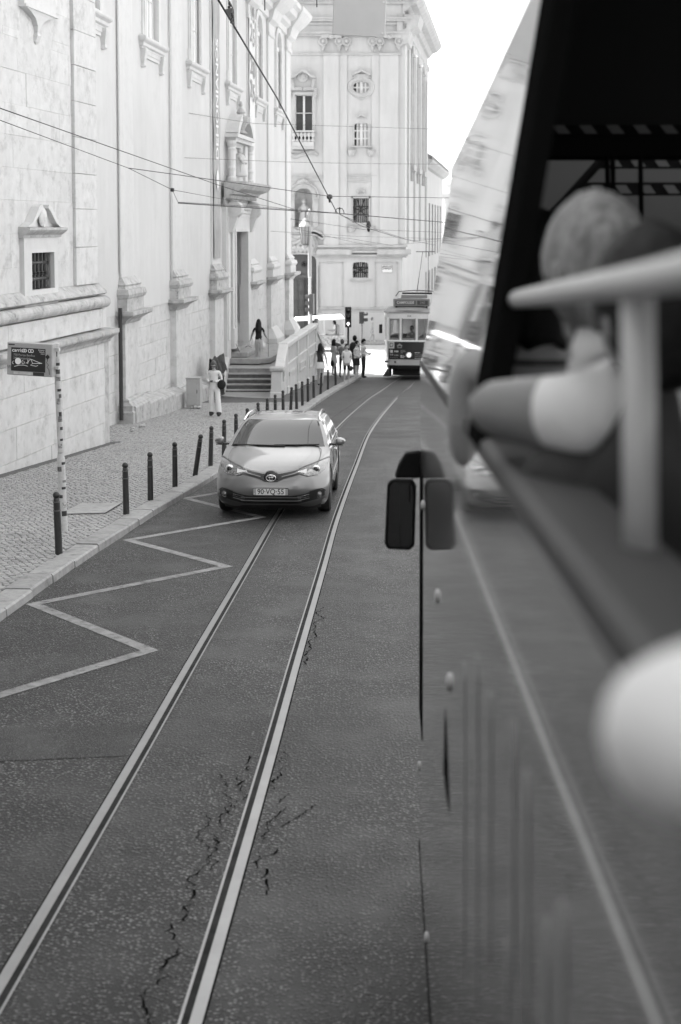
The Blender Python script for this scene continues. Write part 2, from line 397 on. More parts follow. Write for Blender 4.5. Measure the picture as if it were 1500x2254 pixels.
M_iron = mat('wrought iron', .03, .45, bump=.2, bs=60)
M_door = mat('dark door wood', .035, .45, var=.3, vs=6, bump=.2, bs=20)
M_banner = mat('grey banner cloth', .42, .85, var=.16, vs=1.4, streak=.25)
M_banner2 = mat('white banner cloth', .70, .85, var=.05, vs=1.4)
M_white = mat('white print', .80, .7)
M_ink = mat('grey print', .30, .7)
M_pipe = mat('zinc pipe', .50, .4, metal=.4)
ch = thing('church', 'long pale church with tall windows and pilasters along the left pavement', 'church', (-6.5, 45, road(45)), world=True)
def holes_wall(b, s0, s1, z0, z1, o0, o1, holes):
    xs = sorted({s0, s1, *[h[0] for h in holes], *[h[1] for h in holes]})
    for a, c in zip(xs, xs[1:]):
        hs = sorted([h for h in holes if h[0] <= a+1e-6 and h[1] >= c-1e-6], key=lambda h: h[2]); z = z0
        for h in hs:
            if h[2] > z: b.box(a, c, o0, o1, z, h[2])
            z = max(z, h[3])
        if z < z1: b.box(a, c, o0, o1, z, z1)
def spandrel(b, c, r, zs, o0, o1, n=8):
    for sg in (-1, 1):
        for i in range(n):
            a0, a1 = math.pi/2*i/n, math.pi/2*(i+1)/n
            p = [(c+sg*r*math.cos(a0), zs+r*math.sin(a0)), (c+sg*r*math.cos(a1), zs+r*math.sin(a1)), (c+sg*r*math.cos(a1), zs+r), (c+sg*r*math.cos(a0), zs+r)]
            b.prism([(x, o0, z) for x, z in p], (0, o1-o0, 0))
WC = [(-2.5, 0), (3.85, 0), (10.05, 0), (16.8, 0), (23.05, 1), (28.6, 1)]
NT = 14.0
holes = [(c-.72, c+.72, 5.35, 8.85 if a else 11.5) for c, a in WC]+[(16.1, 18.67, -4.66, -.26)]
b = MB(NAVE); holes_wall(b, -9, 32.3, -2.4, NT, -1.4, -.03, [h for h in holes if h[2] > 0]+[(16.1, 18.67, -2.4, -.26)])
for c, a in WC:
    if a: spandrel(b, c, .72, 8.13, -1.4, -.03)
WALL = b.build('wall', M_plast, ch)
b = MB(NAVE); holes_wall(b, -9, 32.3, -9, -2.4, -1.4, -.10, [(16.1, 18.67, -4.66, -2.4)]); b.box(-9, 32.3, -14, -1.4, -9, NT)
b.build('inner_wall', M_joint, ch)
# cornice under the eaves
prof = [(-.03,9.0),(.10,9.05),(.12,9.3),(.30,9.42),(.34,9.6),(.62,9.72),(.70,9.95),(.88,10.05),(.90,10.25),(-.03,10.3)]
MB(NAVE).loft([[(s, o, z) for o, z in prof] for s in (-9, 32.45)], True, True).build('cornice', M_stone, ch)
# ashlar blocks of the plinth
rg = random.Random(5)
def blocks(M, s0, s1, z0, z1, o0, o1, hh, ll, name, m, par, holes=(), e=.0028):
    z = z1; k = 0
    while z > z0+.05:
        h = min(hh*rg.uniform(.92, 1.08), z-z0); s = s0-(ll*.5 if k % 2 else 0)*rg.uniform(.6, 1)
        while s < s1:
            l = ll*rg.uniform(.7, 1.3); a, c = max(s, s0), min(s+l, s1); s += l
            if c-a < .12 or any(a < q[1] and c > q[0] and z-h < q[3] and z > q[2] for q in holes): continue
            d = rg.uniform(-.006, .006)
            MB(M).box(a+e, c-e, o0, o1+d, z-h+e, z-e).build(name, m, par, fix=True, bevel=.004)
        z -= h; k += 1
blocks(NAVE, -3.2, 6.2, -6.0, -2.4, -.14, -.055, .52, 1.5, 'stone_block', M_ash, ch)
blocks(NAVE, 7.7, 12.5, -6.6, -2.4, -.14, -.055, .52, 1.5, 'stone_block', M_ash, ch)
blocks(NAVE, 21.7, 25.3, -5.6, -2.4, -.14, -.055, .60, 1.8, 'stone_block', M_ash, ch)
blocks(NAVE, 26.9, 31.0, -6.0, -2.4, -.14, -.055, .60, 1.8, 'stone_block', M_ash, ch)
# footing along the pavement: sloping bench of stone
def gz(s): return road(38+s*.994)+.06-ZC
for s0, s1, e in ((.0, 6.4, .42), (7.6, 13.0, .40)):
    n = 4
    for i in range(n):
        a, c = s0+(s1-s0)*i/n+.006, s0+(s1-s0)*(i+1)/n-.006; top = gz(a)+.62
        P = [[(s, -.1, gz(s)-.2), (s, e, gz(s)-.2), (s, e, top-.16), (s, e-.03, top-.13), (s, .02, top), (s, -.1, top)] for s in (a, c)]
        MB(NAVE).loft(P, True, True).build('footing_stone', M_weath, ch, bevel=.01)
# pilasters
def rect(s0, s1, o, z, back=-.2): return [(s0, back, z), (s0, o, z), (s1, o, z), (s1, back, z)]
BASE = [(.20,-2.3),(.20,-1.97),(.235,-1.95),(.27,-1.86),(.235,-1.73),(.15,-1.71),(.12,-1.655),(.155,-1.60),(.10,-1.54),(.03,-1.44),(0,-1.40)]
CAPP = [(.13,-2.66),(.17,-2.62),(.20,-2.56),(.33,-2.47),(.42,-2.43),(.45,-2.40),(.45,-2.30)]
for s0, w in ((.06,1.42),(6.25,1.45),(12.5,1.5),(20.05,1.55),(25.35,1.5),(30.9,1.42)):
    s1 = s0+w
    p = MB(NAVE).loft([rect(s0, s1, .035, z) for z in (-1.40, 8.98)], True, True).build('pilaster', M_stone, ch)
    MB(NAVE).loft([rect(s0-e, s1+e, .035+e, z) for e, z in BASE], True, True).build('base', M_weath if s0 < 15 else M_stone, p)
    MB(NAVE).loft([rect(s0-.06, s1+.06, .10, -1.0), rect(s0-.06, s1+.06, .10, -1.0)], True, True) if False else None
    q = MB(NAVE).loft([rect(s0-.05, s1+.05, .13, z, -.3) for z in (-9, -2.66)], True, True).build('pedestal', M_ash, ch)
    MB(NAVE).loft([rect(s0+.02-e*.9, s1-.02+e*.9, .0+e, z, -.3) for e, z in CAPP], True, True).build('cap', M_weath, q)
    if s0 < 12.4:
        g0 = gz(s0)
        MB(NAVE).loft([rect(s0-e, s1+e, .13+e, z, -.3) for e, z in ((.26,g0-.2),(.26,g0+.34),(.22,g0+.38),(.22,g0+.52),(.10,g0+.60),(.10,g0+.66),(.02,g0+.70))], True, True).build('foot', M_weath, q)
    if s0 > 14:
        MB(NAVE).loft([rect(s0-e, s1+e, .13+e, z, -.3) for e, z in ((.3,-5.3),(.3,-5.05),(.04,-4.6),(.0,-4.56))], True, True).build('foot', M_stone, q)
    for a in (1, 2):   # end blocks of the cornice over each pilaster
        pass
    MB(NAVE).loft([rect(s0-.04-e, s1+.04+e, .05+e, z, -.2) for e, z in ((0,8.3),(.05,8.34),(.05,8.45),(.02,8.5),(.02,8.85),(.2,9.0),(.30,9.3),(.36,9.42),(.65,9.72),(.9,10.05),(.93,10.25))], True, True).build('capital', M_stone, p)
# tall windows
for c, arch in WC:
    zt = 8.13 if arch else 11.5
    b = MB(NAVE); a = .72
    for sg in (-1, 1):
        x0, x1 = sorted((c+sg*a, c+sg*(a+.26))); b.box(x0, x1, -.1, .05, 5.35, zt)
        x0, x1 = sorted((c+sg*(a+.26), c+sg*(a+.36))); b.box(x0, x1, -.1, .015, 5.35, zt)
        x0, x1 = sorted((c+sg*(a+.20), c+sg*(a+.42))); b.box(x0, x1, -.09, .03, 5.35, 5.75)
    if arch:
        n = 14
        for i in range(n):
            t0, t1 = math.pi*i/n, math.pi*(i+1)/n
            b.prism([(c+r*math.cos(t), -.1, zt+r*math.sin(t)) for r, t in ((a, t0), (a, t1), (a+.3, t1), (a+.3, t0))], (0, .15, 0))
    win = b.build('window', M_stone, ch)
    b = MB(NAVE)                                    # sill with apron
    b.loft([rect(c-1.28-e, c+1.28+e, e, z, -.1) for e, z in ((.04,4.98),(.04,5.02),(.09,5.06),(.10,5.14),(.17,5.2),(.19,5.24),(.19,5.30),(.05,5.36))], True, True)
    b.box(c-.95, c+.95, -.1, .03, 4.86, 4.98); b.box(c-.9, c+.9, -.1, .015, 4.76, 4.86)
    b.build('sill', M_stone, win)
    for sg in (-1, 1):
        x = c+sg*1.12
        MB(NAVE).loft([rect(x-w_, x+w_, o_, z, -.1) for w_, o_, z in ((.10,.05,4.46),(.10,.09,4.50),(.09,.07,4.55),(.12,.10,4.75),(.15,.13,4.9),(.15,.13,4.99))], True, True).build('bracket', M_stone, win)
    zz_ = [5.40, 6.52, 7.64]+([8.13] if arch else [8.76, 9.88, 11.0])
    for i, s in enumerate((-.72, -.26, .22, .70)):
        pass
    b = MB(NAVE)
    for s in (-.70, -.24, .22, .68): b.box(c+s-.022, c+s+.022, -.16, -.11, 5.36, zt)
    for z in zz_[1:]: b.box(c-.7, c+.7, -.165, -.115, z-.02, z+.02)
    if arch:
        b.box(c-.72, c+.72, -.17, -.08, zt-.09, zt+.09)
        for t in (35, 65, 90, 115, 145): b.tube([(c, -.14, zt), (c+.7*math.cos(R(t)), -.14, zt+.7*math.sin(R(t)))], .02, 4)
    b.build('glazing_bars', M_sash, win)
    for i in range(3):
        for z0, z1 in zip(zz_, zz_[1:]):
            MB(NAVE).box(c-.70+.46*i+.02, c-.24+.46*i-.02, -.19, -.15, z0+.02, z1-.02).build('pane', M_glassw, win)
    if arch:
        b = MB(NAVE); b.prism([(c+.71*math.cos(math.pi*i/12), -.2, zt+.71*math.sin(math.pi*i/12)) for i in range(13)], (0, .05, 0)); b.build('pane', M_glassw, win)
# ---------------- portal
b = MB(NAVE)
for x0, x1 in ((15.5,16.1),(18.67,19.27)): b.box(x0, x1, -.3, .22, -4.66, .3); b.box(x0-.03, x1+.03, -.3, .27, -4.66, -3.9)
b.box(16.1, 18.67, -.3, .22, -.26, .3)
for k in range(3): b.box(15.5-.05*k, 19.27+.05*k, -.3, .24+.03*k, .3+.14*k, .42+.14*k)
for x0, x1 in ((15.9,16.1),(18.67,18.87)): b.box(x0, x1, .22, .26, -4.66, -.26)
b.box(15.9, 18.87, .22, .26, -.26, -.1)
portal = b.build('portal_surround', M_stone, ch)
for x0, x1 in ((14.65,15.45),(19.32,20.0)):
    b = MB(NAVE); b.box(x0, x1, -.3, .14, -5.2, 1.0); b.box(x0+.16, x1-.16, .14, .17, -4.3, .3); b.build('side_pier', M_stone, portal)
MB(NAVE).box(16.1, 18.67, -1.38, -1.3, -4.66, -.26).build('doorway_dark', M_shade, portal)
dr = MB(NAVE); dr.box(16.1, 17.2, -1.05, -.97, -4.64, -.5)
for z0, z1 in ((-4.4,-3.4),(-3.2,-2.0),(-1.8,-.7)): dr.box(16.3, 17.0, -.97, -.94, z0, z1)
dr.box(16.1, 18.67, -1.05, -.93, -.5, -.28); dr.build('door', M_door, portal)
b = MB(NAVE); b.box(18.6, 18.67, -1.3, -.3, -4.66, -.26); b.build('reveal', M_stone, portal)
# entablature with broken cornice
cor = [(.1,.72),(.14,.76),(.14,.98),(.30,1.02),(.30,1.1),(.46,1.14),(.5,1.22),(.80,1.32),(.92,1.46),(.95,1.58),(.1,1.62)]
MB(NAVE).loft([[(s, o, z) for o, z in cor] for s in (14.4, 20.2)], True, True).build('cornice', M_weath, portal)
b = MB(NAVE)
for i in range(26): b.box(14.5+.22*i, 14.62+.22*i, .12, .36, .96, 1.08)
b.build('dentils', M_weath, portal)
for x in (15.2, 19.5):      # scrolled consoles
    b = MB(NAVE)
    b.lathe([(.02,-.22),(.30,-.22),(.34,-.12),(.34,.12),(.30,.22),(.02,.22)], (x, .34, .58), 16, 'x')
    b.lathe([(.02,-.24),(.13,-.24),(.13,.24),(.02,.24)], (x, .36, .56), 12, 'x')
    b.prism([(x-.2,.1,.5),(x-.2,.55,.45),(x-.2,.30,-.25),(x-.2,.1,-.35)], (.4,0,0))
    b.build('console', M_stone, portal)
b = MB(NAVE); rg2 = random.Random(2)
for i in range(34): b.sph((15.75+.1*i, .28, .62+rg2.uniform(-.05,.05)), rg2.uniform(.04,.08), 6, 4)
b.build('carved_frieze', M_stone, portal)
# upper niche with statue and split pediment
b = MB(NAVE)
for x0, x1 in ((15.6,16.2),(18.3,18.9)):
    b.box(x0, x1, -.1, .22, 1.62, 3.1); 
b.box(15.6, 18.9, -.1, .12, 1.62, 1.85); b.box(15.6, 18.9, -.1, .14, 2.95, 3.12)
b.box(15.45, 19.05, -.1, .36, 3.12, 3.26); b.box(15.3, 19.2, -.1, .46, 3.26, 3.40)
for sg in (-1, 1):
    n = 8
    for i in range(n):
        t0, t1 = R(38+48*i/n), R(38+48*(i+1)/n); cx_ = 17.25
        if i >= n-3: continue
        b.prism([(cx_-sg*r*math.cos(t), -.1, 2.02+r*math.sin(t)) for r, t in ((2.05,t0),(2.05,t1),(2.32,t1),(2.32,t0))], (0,.56,0))
nic = b.build('niche_frame', M_stone, portal)
for x in (15.3, 19.2):
    b = MB(NAVE); b.lathe([(.17,1.62),(.17,1.75),(.12,1.8),(.13,2.0),(.16,2.1),(.12,2.2),(.12,2.75),(.15,2.82),(.12,2.88),(.18,3.0),(.2,3.12)], (x, .22, 0), 12); b.build('column', M_stone, nic)
st = MB(NAVE)
st.lathe([(.30,1.85),(.32,1.95),(.26,2.2),(.22,2.4),(.24,2.55),(.20,2.66),(.08,2.74),(.07,2.76)], (17.25, .16, 0), 14)
st.sph((17.25, .2, 2.84), (.10,.11,.12), 10, 8); st.tube([(17.05,.2,2.58),(16.98,.34,2.38),(17.15,.44,2.42)], [.07,.06,.05], 7); st.tube([(17.45,.2,2.58),(17.52,.34,2.36),(17.33,.44,2.38)], [.07,.06,.05], 7)
for k in range(9): st.tube([(17.0+.06*k,.34-.02*abs(k-4),2.5),(16.98+.067*k,.40-.03*abs(k-4),1.9)], .02, 4)
st.build('statue', M_stone, nic, smooth=True)
b = MB(NAVE); b.lathe([(.10,3.40),(.28,3.5),(.14,3.62),(.30,3.95),(.34,4.1),(.20,4.16),(.12,4.22),(.18,4.3),(.05,4.5),(.09,4.6),(.03,4.72)], (17.1, .26, 0), 12); b.build('urn', M_weath, nic)
# ---------------- banners
b1 = MB(NAVE); 
b1.grid(lambda i, j: (12.62+1.22*i, .075+.012*math.sin(j*31+i*5), -1.2+9.6*j), 6, 40); ban = b1.build('banner', M_banner, ch, fix=False); ban['label'] = 'grey banner with DEHONIANOS in white'
TM = NAVE @ Matrix(((0,-1,0,13.22),(0,0,1,.10),(1,0,0,4.45),(0,0,0,1)))
text_mb('DEHONIANOS', .66, TM, .012).build('lettering', M_white, ban, fix=False)
b = MB(NAVE); b.prism([(13.22+w_, .098, 1.2+z) for w_, z in ((0,0),(.2,.25),(.22,.6),(.1,.75),(.05,1.0),(0,.72),(-.08,.75),(-.24,.55),(-.2,.25))], (0,.006,0)); b.build('emblem', M_white, ban)
b1 = MB(NAVE); b1.grid(lambda i, j: (20.15+1.35*i, .075+.01*math.sin(j*29+i*4), 1.0+8.0*j), 6, 30); ban2 = b1.build('banner', M_banner2, ch, fix=False); ban2['label'] = 'white banner with 1925 2025'
for txt, s, z in (('1',20.55,8.6),('9',21.12,8.5),('2',20.55,7.75),('5',21.12,7.6),('2',20.55,6.45),('0',21.12,6.3),('2',20.55,5.5),('5',21.12,5.35)):
    text_mb(txt, 1.0, NAVE @ Matrix(((1,0,0,s),(0,0,1,.10),(0,1,0,z),(0,0,0,1))), .02).build('lettering', M_ink, ban2, fix=False)
# ---------------- downpipes and wall anchors
for s, z0, z1 in ((-.32,-5.2,-2.2),(6.12,-1.9,9),(.0,-1.3,9),(25.2,-2,9),(30.75,-2,9)):
    MB(NAVE).tube([(s, .09 if z1 < 0 else .02, z0), (s, .09 if z1 < 0 else .02, z1)], .055 if z1 < 0 else .028, 8).build('downpipe', M_iron if z1 < 0 else M_pipe, ch)
# ================================================================ tower block
TB = MB(TOWER)
holes_wall(TB, -12, -.85, -1.3, 14, -1.6, -.30, [(-4.88,-3.65,-1.28,-.55),(-4.6,-3.9,4.5,8)]); TB.box(-12, -.85, -5, -1.6, -1.3, 14)
TB.box(-12, -.75, -5, -.30, -9, -1.3)
TB.build('tower_core', M_joint, ch)
hl = [(-5.32,-3.42,-1.9,.45),(-5.2,-3.4,3.6,8)]
for q in ((-9.5,-5.34,-1.3,.47),(-3.40,-2.3,-1.3,.47),(-9.5,-2.3,.47,3.55),(-9.5,-5.22,3.55,8.0),(-3.38,-2.3,3.55,8.0)): blocks(TOWER, *q, -.40, -.285, .62, 1.5, 'stone_block', M_ash, ch, (), .0006)
b = MB(TOWER); holes_wall(b, -5.34, -3.40, -1.9, .47, -.6, -.288, [(-4.88,-3.65,-1.28,-.55)]); b.build('window_panel', M_ash, ch)
b = MB(TOWER); holes_wall(b, -5.22, -3.38, 3.55, 8.05, -.6, -.288, [(-4.6,-3.9,4.5,8)]); b.build('window_panel', M_ash, ch)
# corner pilaster, course by course
z = -1.3; 
while z < 8:
    h = .78*rg.uniform(.94, 1.06); MB(TOWER).box(-2.28, -.86, -.7, -.215+rg.uniform(-.004,.004), z+.004, z+h-.004).build('stone_block', M_ash, ch, bevel=.006); z += h
# torus base, die and plinth cap of the tower: laid in lengths
def mould(prof, s0, s1, name, m, n):
    for i in range(n):
        a, c = s0+(s1-s0)*i/n+.004, s0+(s1-s0)*(i+1)/n-.004
        MB(TOWER).loft([[(s, o, z) for o, z in prof] for s in (a, c)], True, True).build(name, m, ch)
arc = lambda o, zc, r: [(o+r*math.cos(R(t)), zc+r*math.sin(R(t))) for t in range(-90, 91, 20)]
mould([(-.6,-1.32),(-.28,-1.30),(-.22,-1.36),(-.12,-1.46),(-.10,-1.52),(-.17,-1.56),(-.6,-1.57)], -12, -.62, 'base_fillet', M_weath, 5)
mould([(-.6,-1.58)]+arc(-.17, -1.72, .135)[::-1]+[(-.6,-1.86)], -12, -.55, 'torus_stone', M_weath, 6)
blocks(TOWER, -9.5, -.50, -2.34, -1.87, -.7, -.16, .47, 1.7, 'stone_block', M_ash, ch)
mould([(-.6,-2.66),(-.22,-2.66),(-.20,-2.60),(-.10,-2.52),(-.02,-2.48),(0,-2.44),(0,-2.36),(-.6,-2.33)], -12, -.05, 'plinth_cap', M_weath, 6)
b = MB(TOWER); b.box(-12, -.46, -5, -.33, -9, -2.34); b.build('tower_plinth_core', M_joint, ch)
blocks(TOWER, -9.5, -.44, -5.4, -2.67, -.45, -.24, .62, 1.5, 'stone_block', M_ash, ch)
b = MB(TOWER); b.box(-.43, -.05, -.5, -.27, -5.6, -2.67); b.build('quoin', M_weath, ch)
# barred window
b = MB(TOWER)
for x0, x1 in ((-5.28,-4.88),(-3.65,-3.45)): b.box(x0, x1, -.32, -.20, -1.72, -.25)
b.box(-4.88, -3.65, -.32, -.20, -.55, -.25); b.box(-4.88, -3.65, -.32, -.20, -1.72, -1.28)
bw_ = b.build('barred_window', M_stone, ch)
b = MB(TOWER)
b.loft([[(s, o, z) for o, z in ((-.32,-.25),(-.18,-.25),(-.17,-.2),(-.08,-.14),(-.04,-.1),(-.04,-.06),(-.32,-.03))] for s in (-5.36, -3.28)], True, True); b.build('lintel_cornice', M_weath, bw_)
b = MB(TOWER)
for sg in (-1, 1):
    P = [(-4.32+sg*x, z) for x, z in ((.98,-.04),(.72,.05),(.50,.22),(.34,.36),(.16,.40))]; Q = [(-4.32+sg*x, z) for x, z in ((.80,-.04),(.58,.04),(.38,.18),(.25,.28),(.14,.33))]
    for i in range(4): b.prism([(P[i][0],-.3,P[i][1]),(P[i+1][0],-.3,P[i+1][1]),(Q[i+1][0],-.3,Q[i+1][1]),(Q[i][0],-.3,Q[i][1])], (0,.19,0))
b.prism([(-4.32+x, -.30, z) for x, z in ((-.8,-.04),(.8,-.04),(.38,.18),(.2,.34),(-.2,.34),(-.38,.18))], (0,.06,0))
for r, th in ((.20,.16),(.12,.20),(.05,.22)): b.lathe([(.01,-.3),(r,-.3),(r,-.3+th-.03),(r-.02,-.3+th),(.01,-.3+th-.04)], (-4.32,0,.14), 14, 'y') if False else b.sph((-4.32,-.26+th*.5,.15),(r,.06,r),14,6)
b.box(-4.37,-4.27,-.3,-.14,-.04,.05)
b.build('pediment', M_stone, bw_)
MB(TOWER).box(-4.88, -3.65, -.95, -.9, -1.28, -.55).build('opening_dark', M_shade, bw_)
for i in range(6):
    x = -4.76+.2*i
    MB(TOWER).lathe([(.045,-1.28),(.045,-1.0),(.065,-.99),(.045,-.97),(.065,-.95),(.045,-.93),(.045,-.55)], (x,-.37,0), 8).build('bar', M_iron, bw_)
for z in (-.76, -1.08): MB(TOWER).tube([(-4.88,-.36,z),(-3.65,-.36,z)], .036, 8).build('cross_bar', M_iron, bw_)
# sill on a drop bracket above
b = MB(TOWER); b.box(-5.15,-3.45,-.32,-.17,4.22,4.5); b.box(-5.18,-3.42,-.32,-.12,4.17,4.22)
b.loft([[(-4.3-w_,-.32,z),(-4.3-w_,o,z),(-4.3+w_,o,z),(-4.3+w_,-.32,z)] for w_,o,z in ((.02,-.28,3.55),(.10,-.24,3.6),(.10,-.2,3.72),(.05,-.22,3.78),(.08,-.2,3.9),(.22,-.18,4.02),(.5,-.16,4.11),(.8,-.14,4.17))], True, True)
b.build('sill', M_stone, ch); MB(TOWER).box(-4.6,-3.9,-.7,-.65,4.5,8).build('window_dark', M_shade, ch)
# ================================================================ church steps, terrace and balustrade
ZF = -1.74
M_step = mat('worn step stone', .34, .5, var=.15, vs=4, bump=.15, bs=20, dirt=.3, ds=3)
M_riser = mat('darker step face', .12, .7, var=.35, vs=5, bump=.2, bs=20)  # step faces coloured darker than the treads
ter = thing('church_steps', 'stone steps and landing in front of the church portal', 'steps', (-3.2, 51.9, road(50)+.1), world=True)
b = MB(); b.prism([(-4.4,51.9,ZF),(-2.02,51.9,ZF),(-1.2,62,ZF),(-1.3,64.2,ZF),(-3.2,64.2,ZF)], (0,0,-2)); b.build('landing', M_step, ter)
for i in range(1, 5):
    y0 = 51.9-.32*i; z = ZF-.164*i; xl = -4.06-.035*i
    b = MB(); b.box(xl-.03, -2.18, y0-.03, y0+.36, z-.045, z); b.build('tread', M_step, ter, bevel=.01)
for i in range(0, 5):
    y0 = 51.9-.32*i; z = ZF-.164*i; xl = -4.06-.035*i
    MB().box(xl, -2.2, y0+.02, y0+.34, z-1.0, z-.046).build('riser', M_riser, ter)
MB().box(-4.1, -2.16, 51.86, 52.2, ZF-.04, ZF+.006).build('tread', M_step, ter, bevel=.01)
g0 = road(49.5)+.1
b = MB(); n = 12
b.prism([(-2.1-2.3*(1-i/n) if i <= n else 0, 49.75-.9*math.sin(math.pi*.5*(i/n)**.7)*1.0, g0+.035) for i in range(n+1)]+[(-2.1,50.7,g0+.035),(-4.4,50.7,g0+.035)], (0,0,-.3)); b.build('apron_slab', M_step, ter)
MB().hexa([(-4.5,49.9,-3),(-4.12,49.9,-3),(-4.1,52.3,-3),(-4.5,52.3,-3),(-4.5,49.9,-2.1),(-4.12,49.9,-2.1),(-4.1,52.3,-1.35),(-4.5,52.3,-1.35)]).build('side_pier', M_stone, ter, bevel=.02)
MB(NAVE).prism([(15.2,-.3,-5.0),(15.2,1.2,-5.0),(15.7,1.6,-5.0),(19.2,1.6,-5.0),(19.8,1.2,-5.0),(19.8,-.3,-5.0)], (0,0,-.2)).build('door_step', M_step, ter, bevel=.015)
MB(NAVE).prism([(15.6,-.3,-4.80),(15.6,.75,-4.80),(19.2,.75,-4.80),(19.2,-.3,-4.80)], (0,0,-.19)).build('door_step', M_step, ter, bevel=.015)
MB(NAVE).box(16.1, 18.67, -1.3, .3, -4.79, -4.66).build('threshold', M_step, ter)
# balustrade
bal = thing('balustrade', 'pierced stone balustrade of the church landing beside the bollards', 'balustrade', (-1.7, 56, road(56)+.1), world=True)
A, B = Vector((-2.1, 51.9)), Vector((-1.2, 62)); LB = (B-A).length; d = (B-A)/LB
BM = Matrix(((d.x, d.y, 0, A.x), (d.y, -d.x, 0, A.y), (0, 0, 1, ZF), (0, 0, 0, 1)))     # along, out to the street, up from the landing
def low(t): return road(A.y+t*d.y)+.02-ZF
nb = 3; bl = LB/nb
for i in range(nb):
    t0, t1 = bl*i, bl*(i+1)
    p = MB(BM).hexa([(t0+.17,-.12,low(t0)),(t0+.17,.12,low(t0)),(t1-.17,.12,low(t1)),(t1-.17,-.12,low(t1)),(t0+.17,-.12,.1),(t0+.17,.12,.1),(t1-.17,.12,.1),(t1-.17,-.12,.1)]).build('panel_wall', M_ash, bal)
    b = MB(BM); zb = max(low(t0), low(t1))+.42
    for a, c, e, f_ in ((t0+.7,t1-.7,-.28,-.22),(t0+.7,t1-.7,zb+.2,zb+.26),(t0+.7,t0+.78,zb+.2,-.22),(t1-.78,t1-.7,zb+.2,-.22)): b.box(a, c, .11, .155, min(e,f_), max(e,f_))
    b.build('panel_frame', M_stone, p)
    MB(BM).box(t0+.16, t1-.16, -.14, .16, .06, .14).build('string_course', M_stone, bal, bevel=.01)
    for k in range(9):
        t = t0+.17+(bl-.34)*(k+.5)/9
        MB(BM).box(t-.085, t+.085, .085, .105, .14, .74).build('baluster', M_stone, bal)
    MB(BM).box(t0+.16, t1-.16, -.17, .19, .74, .93).build('rail', M_stone, bal, bevel=.03)
for i in range(nb+1):
    t = bl*i
    MB(BM).box(t-.165, t+.165, -.17, .17, low(t)-.1, .745).build('post', M_stone, bal, bevel=.015)
    MB(BM).box(t-.19, t+.19, -.19, .21, .745, .95).build('post_cap', M_stone, bal, bevel=.03)
    MB(BM).box(t-.2, t+.2, -.2, .22, low(t)-.1, low(t)+.32).build('post_foot', M_stone, bal, bevel=.02)
# raking end by the steps
gp = road(49.1)+.08
MB().hexa([(-2.42,48.95,gp-.1),(-2.02,48.95,gp-.1),(-2.02,49.35,gp-.1),(-2.42,49.35,gp-.1),(-2.40,48.97,-1.56),(-2.04,48.97,-1.56),(-2.04,49.33,-1.56),(-2.40,49.33,-1.56)]).build('end_pier', M_stone, bal, bevel=.015)
MB().box(-2.47,-1.97,48.9,49.4,-1.56,-1.42).build('end_pier_cap', M_weath, bal, bevel=.03)
MB().box(-2.46,-1.98,48.92,49.39,gp-.1,gp+.22).build('end_pier_foot', M_stone, bal, bevel=.02)
MB().prism([(-2.24,49.33,gp),(-2.24,49.33,-1.62),(-2.16,51.8,-1.0),(-2.16,51.8,road(52))], (.2,0,0)).build('raking_wall', M_ash, bal)
MB().prism([(-2.30,49.33,-1.62),(-2.30,49.33,-1.44),(-2.26,51.8,-.81),(-2.26,51.8,-1.0)], (.34,0,0)).build('raking_rail', M_stone, bal, bevel=.02)
for k in range(4):
    y = 49.8+.5*k; z = -1.62+.25*(y-49.33); MB().box(-2.02,-1.985,y-.06,y+.06,z-.5,z-.12).build('slot_frame', M_weath, bal)
MB().prism([(-1.35,62.0,-.98),(-1.35,62.0,-.80),(-1.0,64.6,-2.0),(-1.0,64.6,-2.2)], (.28,0,0)).build('far_raking_rail', M_stone, bal)
MB().prism([(-1.3,62.0,-3.6),(-1.3,62.0,-.98),(-.95,64.6,-2.2),(-.95,64.6,-3.8)], (.18,0,0)).build('far_raking_wall', M_ash, bal)
# ---------------- grey street cabinet
M_cab = mat('grey cabinet paint', .40, .5, var=.06, vs=3, dirt=.2, ds=4)
zc = road(43.7)+.08
cb = thing('street_cabinet', 'grey metal street cabinet against the church wall behind the woman in white', 'cabinet', (-4.5, 43.7, zc), (0,0,-.08))
MB().box(-.24,.2,-.18,.18,.10,.96).build('case', M_cab, cb, bevel=.012)
MB().box(-.21,.13,-.192,-.178,.14,.92).build('door', M_cab, cb, bevel=.006)
MB().box(-.26,.22,-.2,.2,.96,.985).build('lid', M_cab, cb); MB().box(-.22,.18,-.16,.16,-.05,.10).build('plinth', M_weath, cb)
MB().box(.09,.11,-.205,-.192,.5,.62).build('lock', M_iron, cb)
# ---------------- iron gate leaf with a dark cloth thrown over it
zg = road(48.6)+.1
gt = thing('iron_gate', 'open dark iron gate leaf left of the church steps', 'gate', (-4.2, 48.6, zg), (0,0,R(78)))
for k in range(12): MB().tube([(-.75+.13*k,0,.05),(-.75+.13*k,0,1.35)], .014, 6).build('bar', M_iron, gt)
for z in (.1,.7,1.3): MB().box(-.78,.72,-.02,.02,z-.02,z+.02).build('rail', M_iron, gt)
MB().box(-.72,.66,-.006,.006,.1,.7).build('kick_plate', M_iron, gt)
M_tarp = mat('dark cloth', .05, .9, var=.4, vs=9)
tp = MB(); tp.grid(lambda i, j: (-.8+1.4*i+.05*math.sin(9*j+4*i), -.16*math.cos(math.pi*j)+.05*math.sin(13*i+5*j), 1.46-.55*abs(2*j-1)**1.4+.07*math.sin(17*i)*math.cos(8*j)), 18, 18)
o = tp.build('dark_cloth', M_tarp, smooth=True, fix=False); o.location = (-4.2, 48.6, zg); o.rotation_euler = (0,0,R(78)); tag(o, 'crumpled dark cloth hung over the iron gate by the steps', 'cloth')
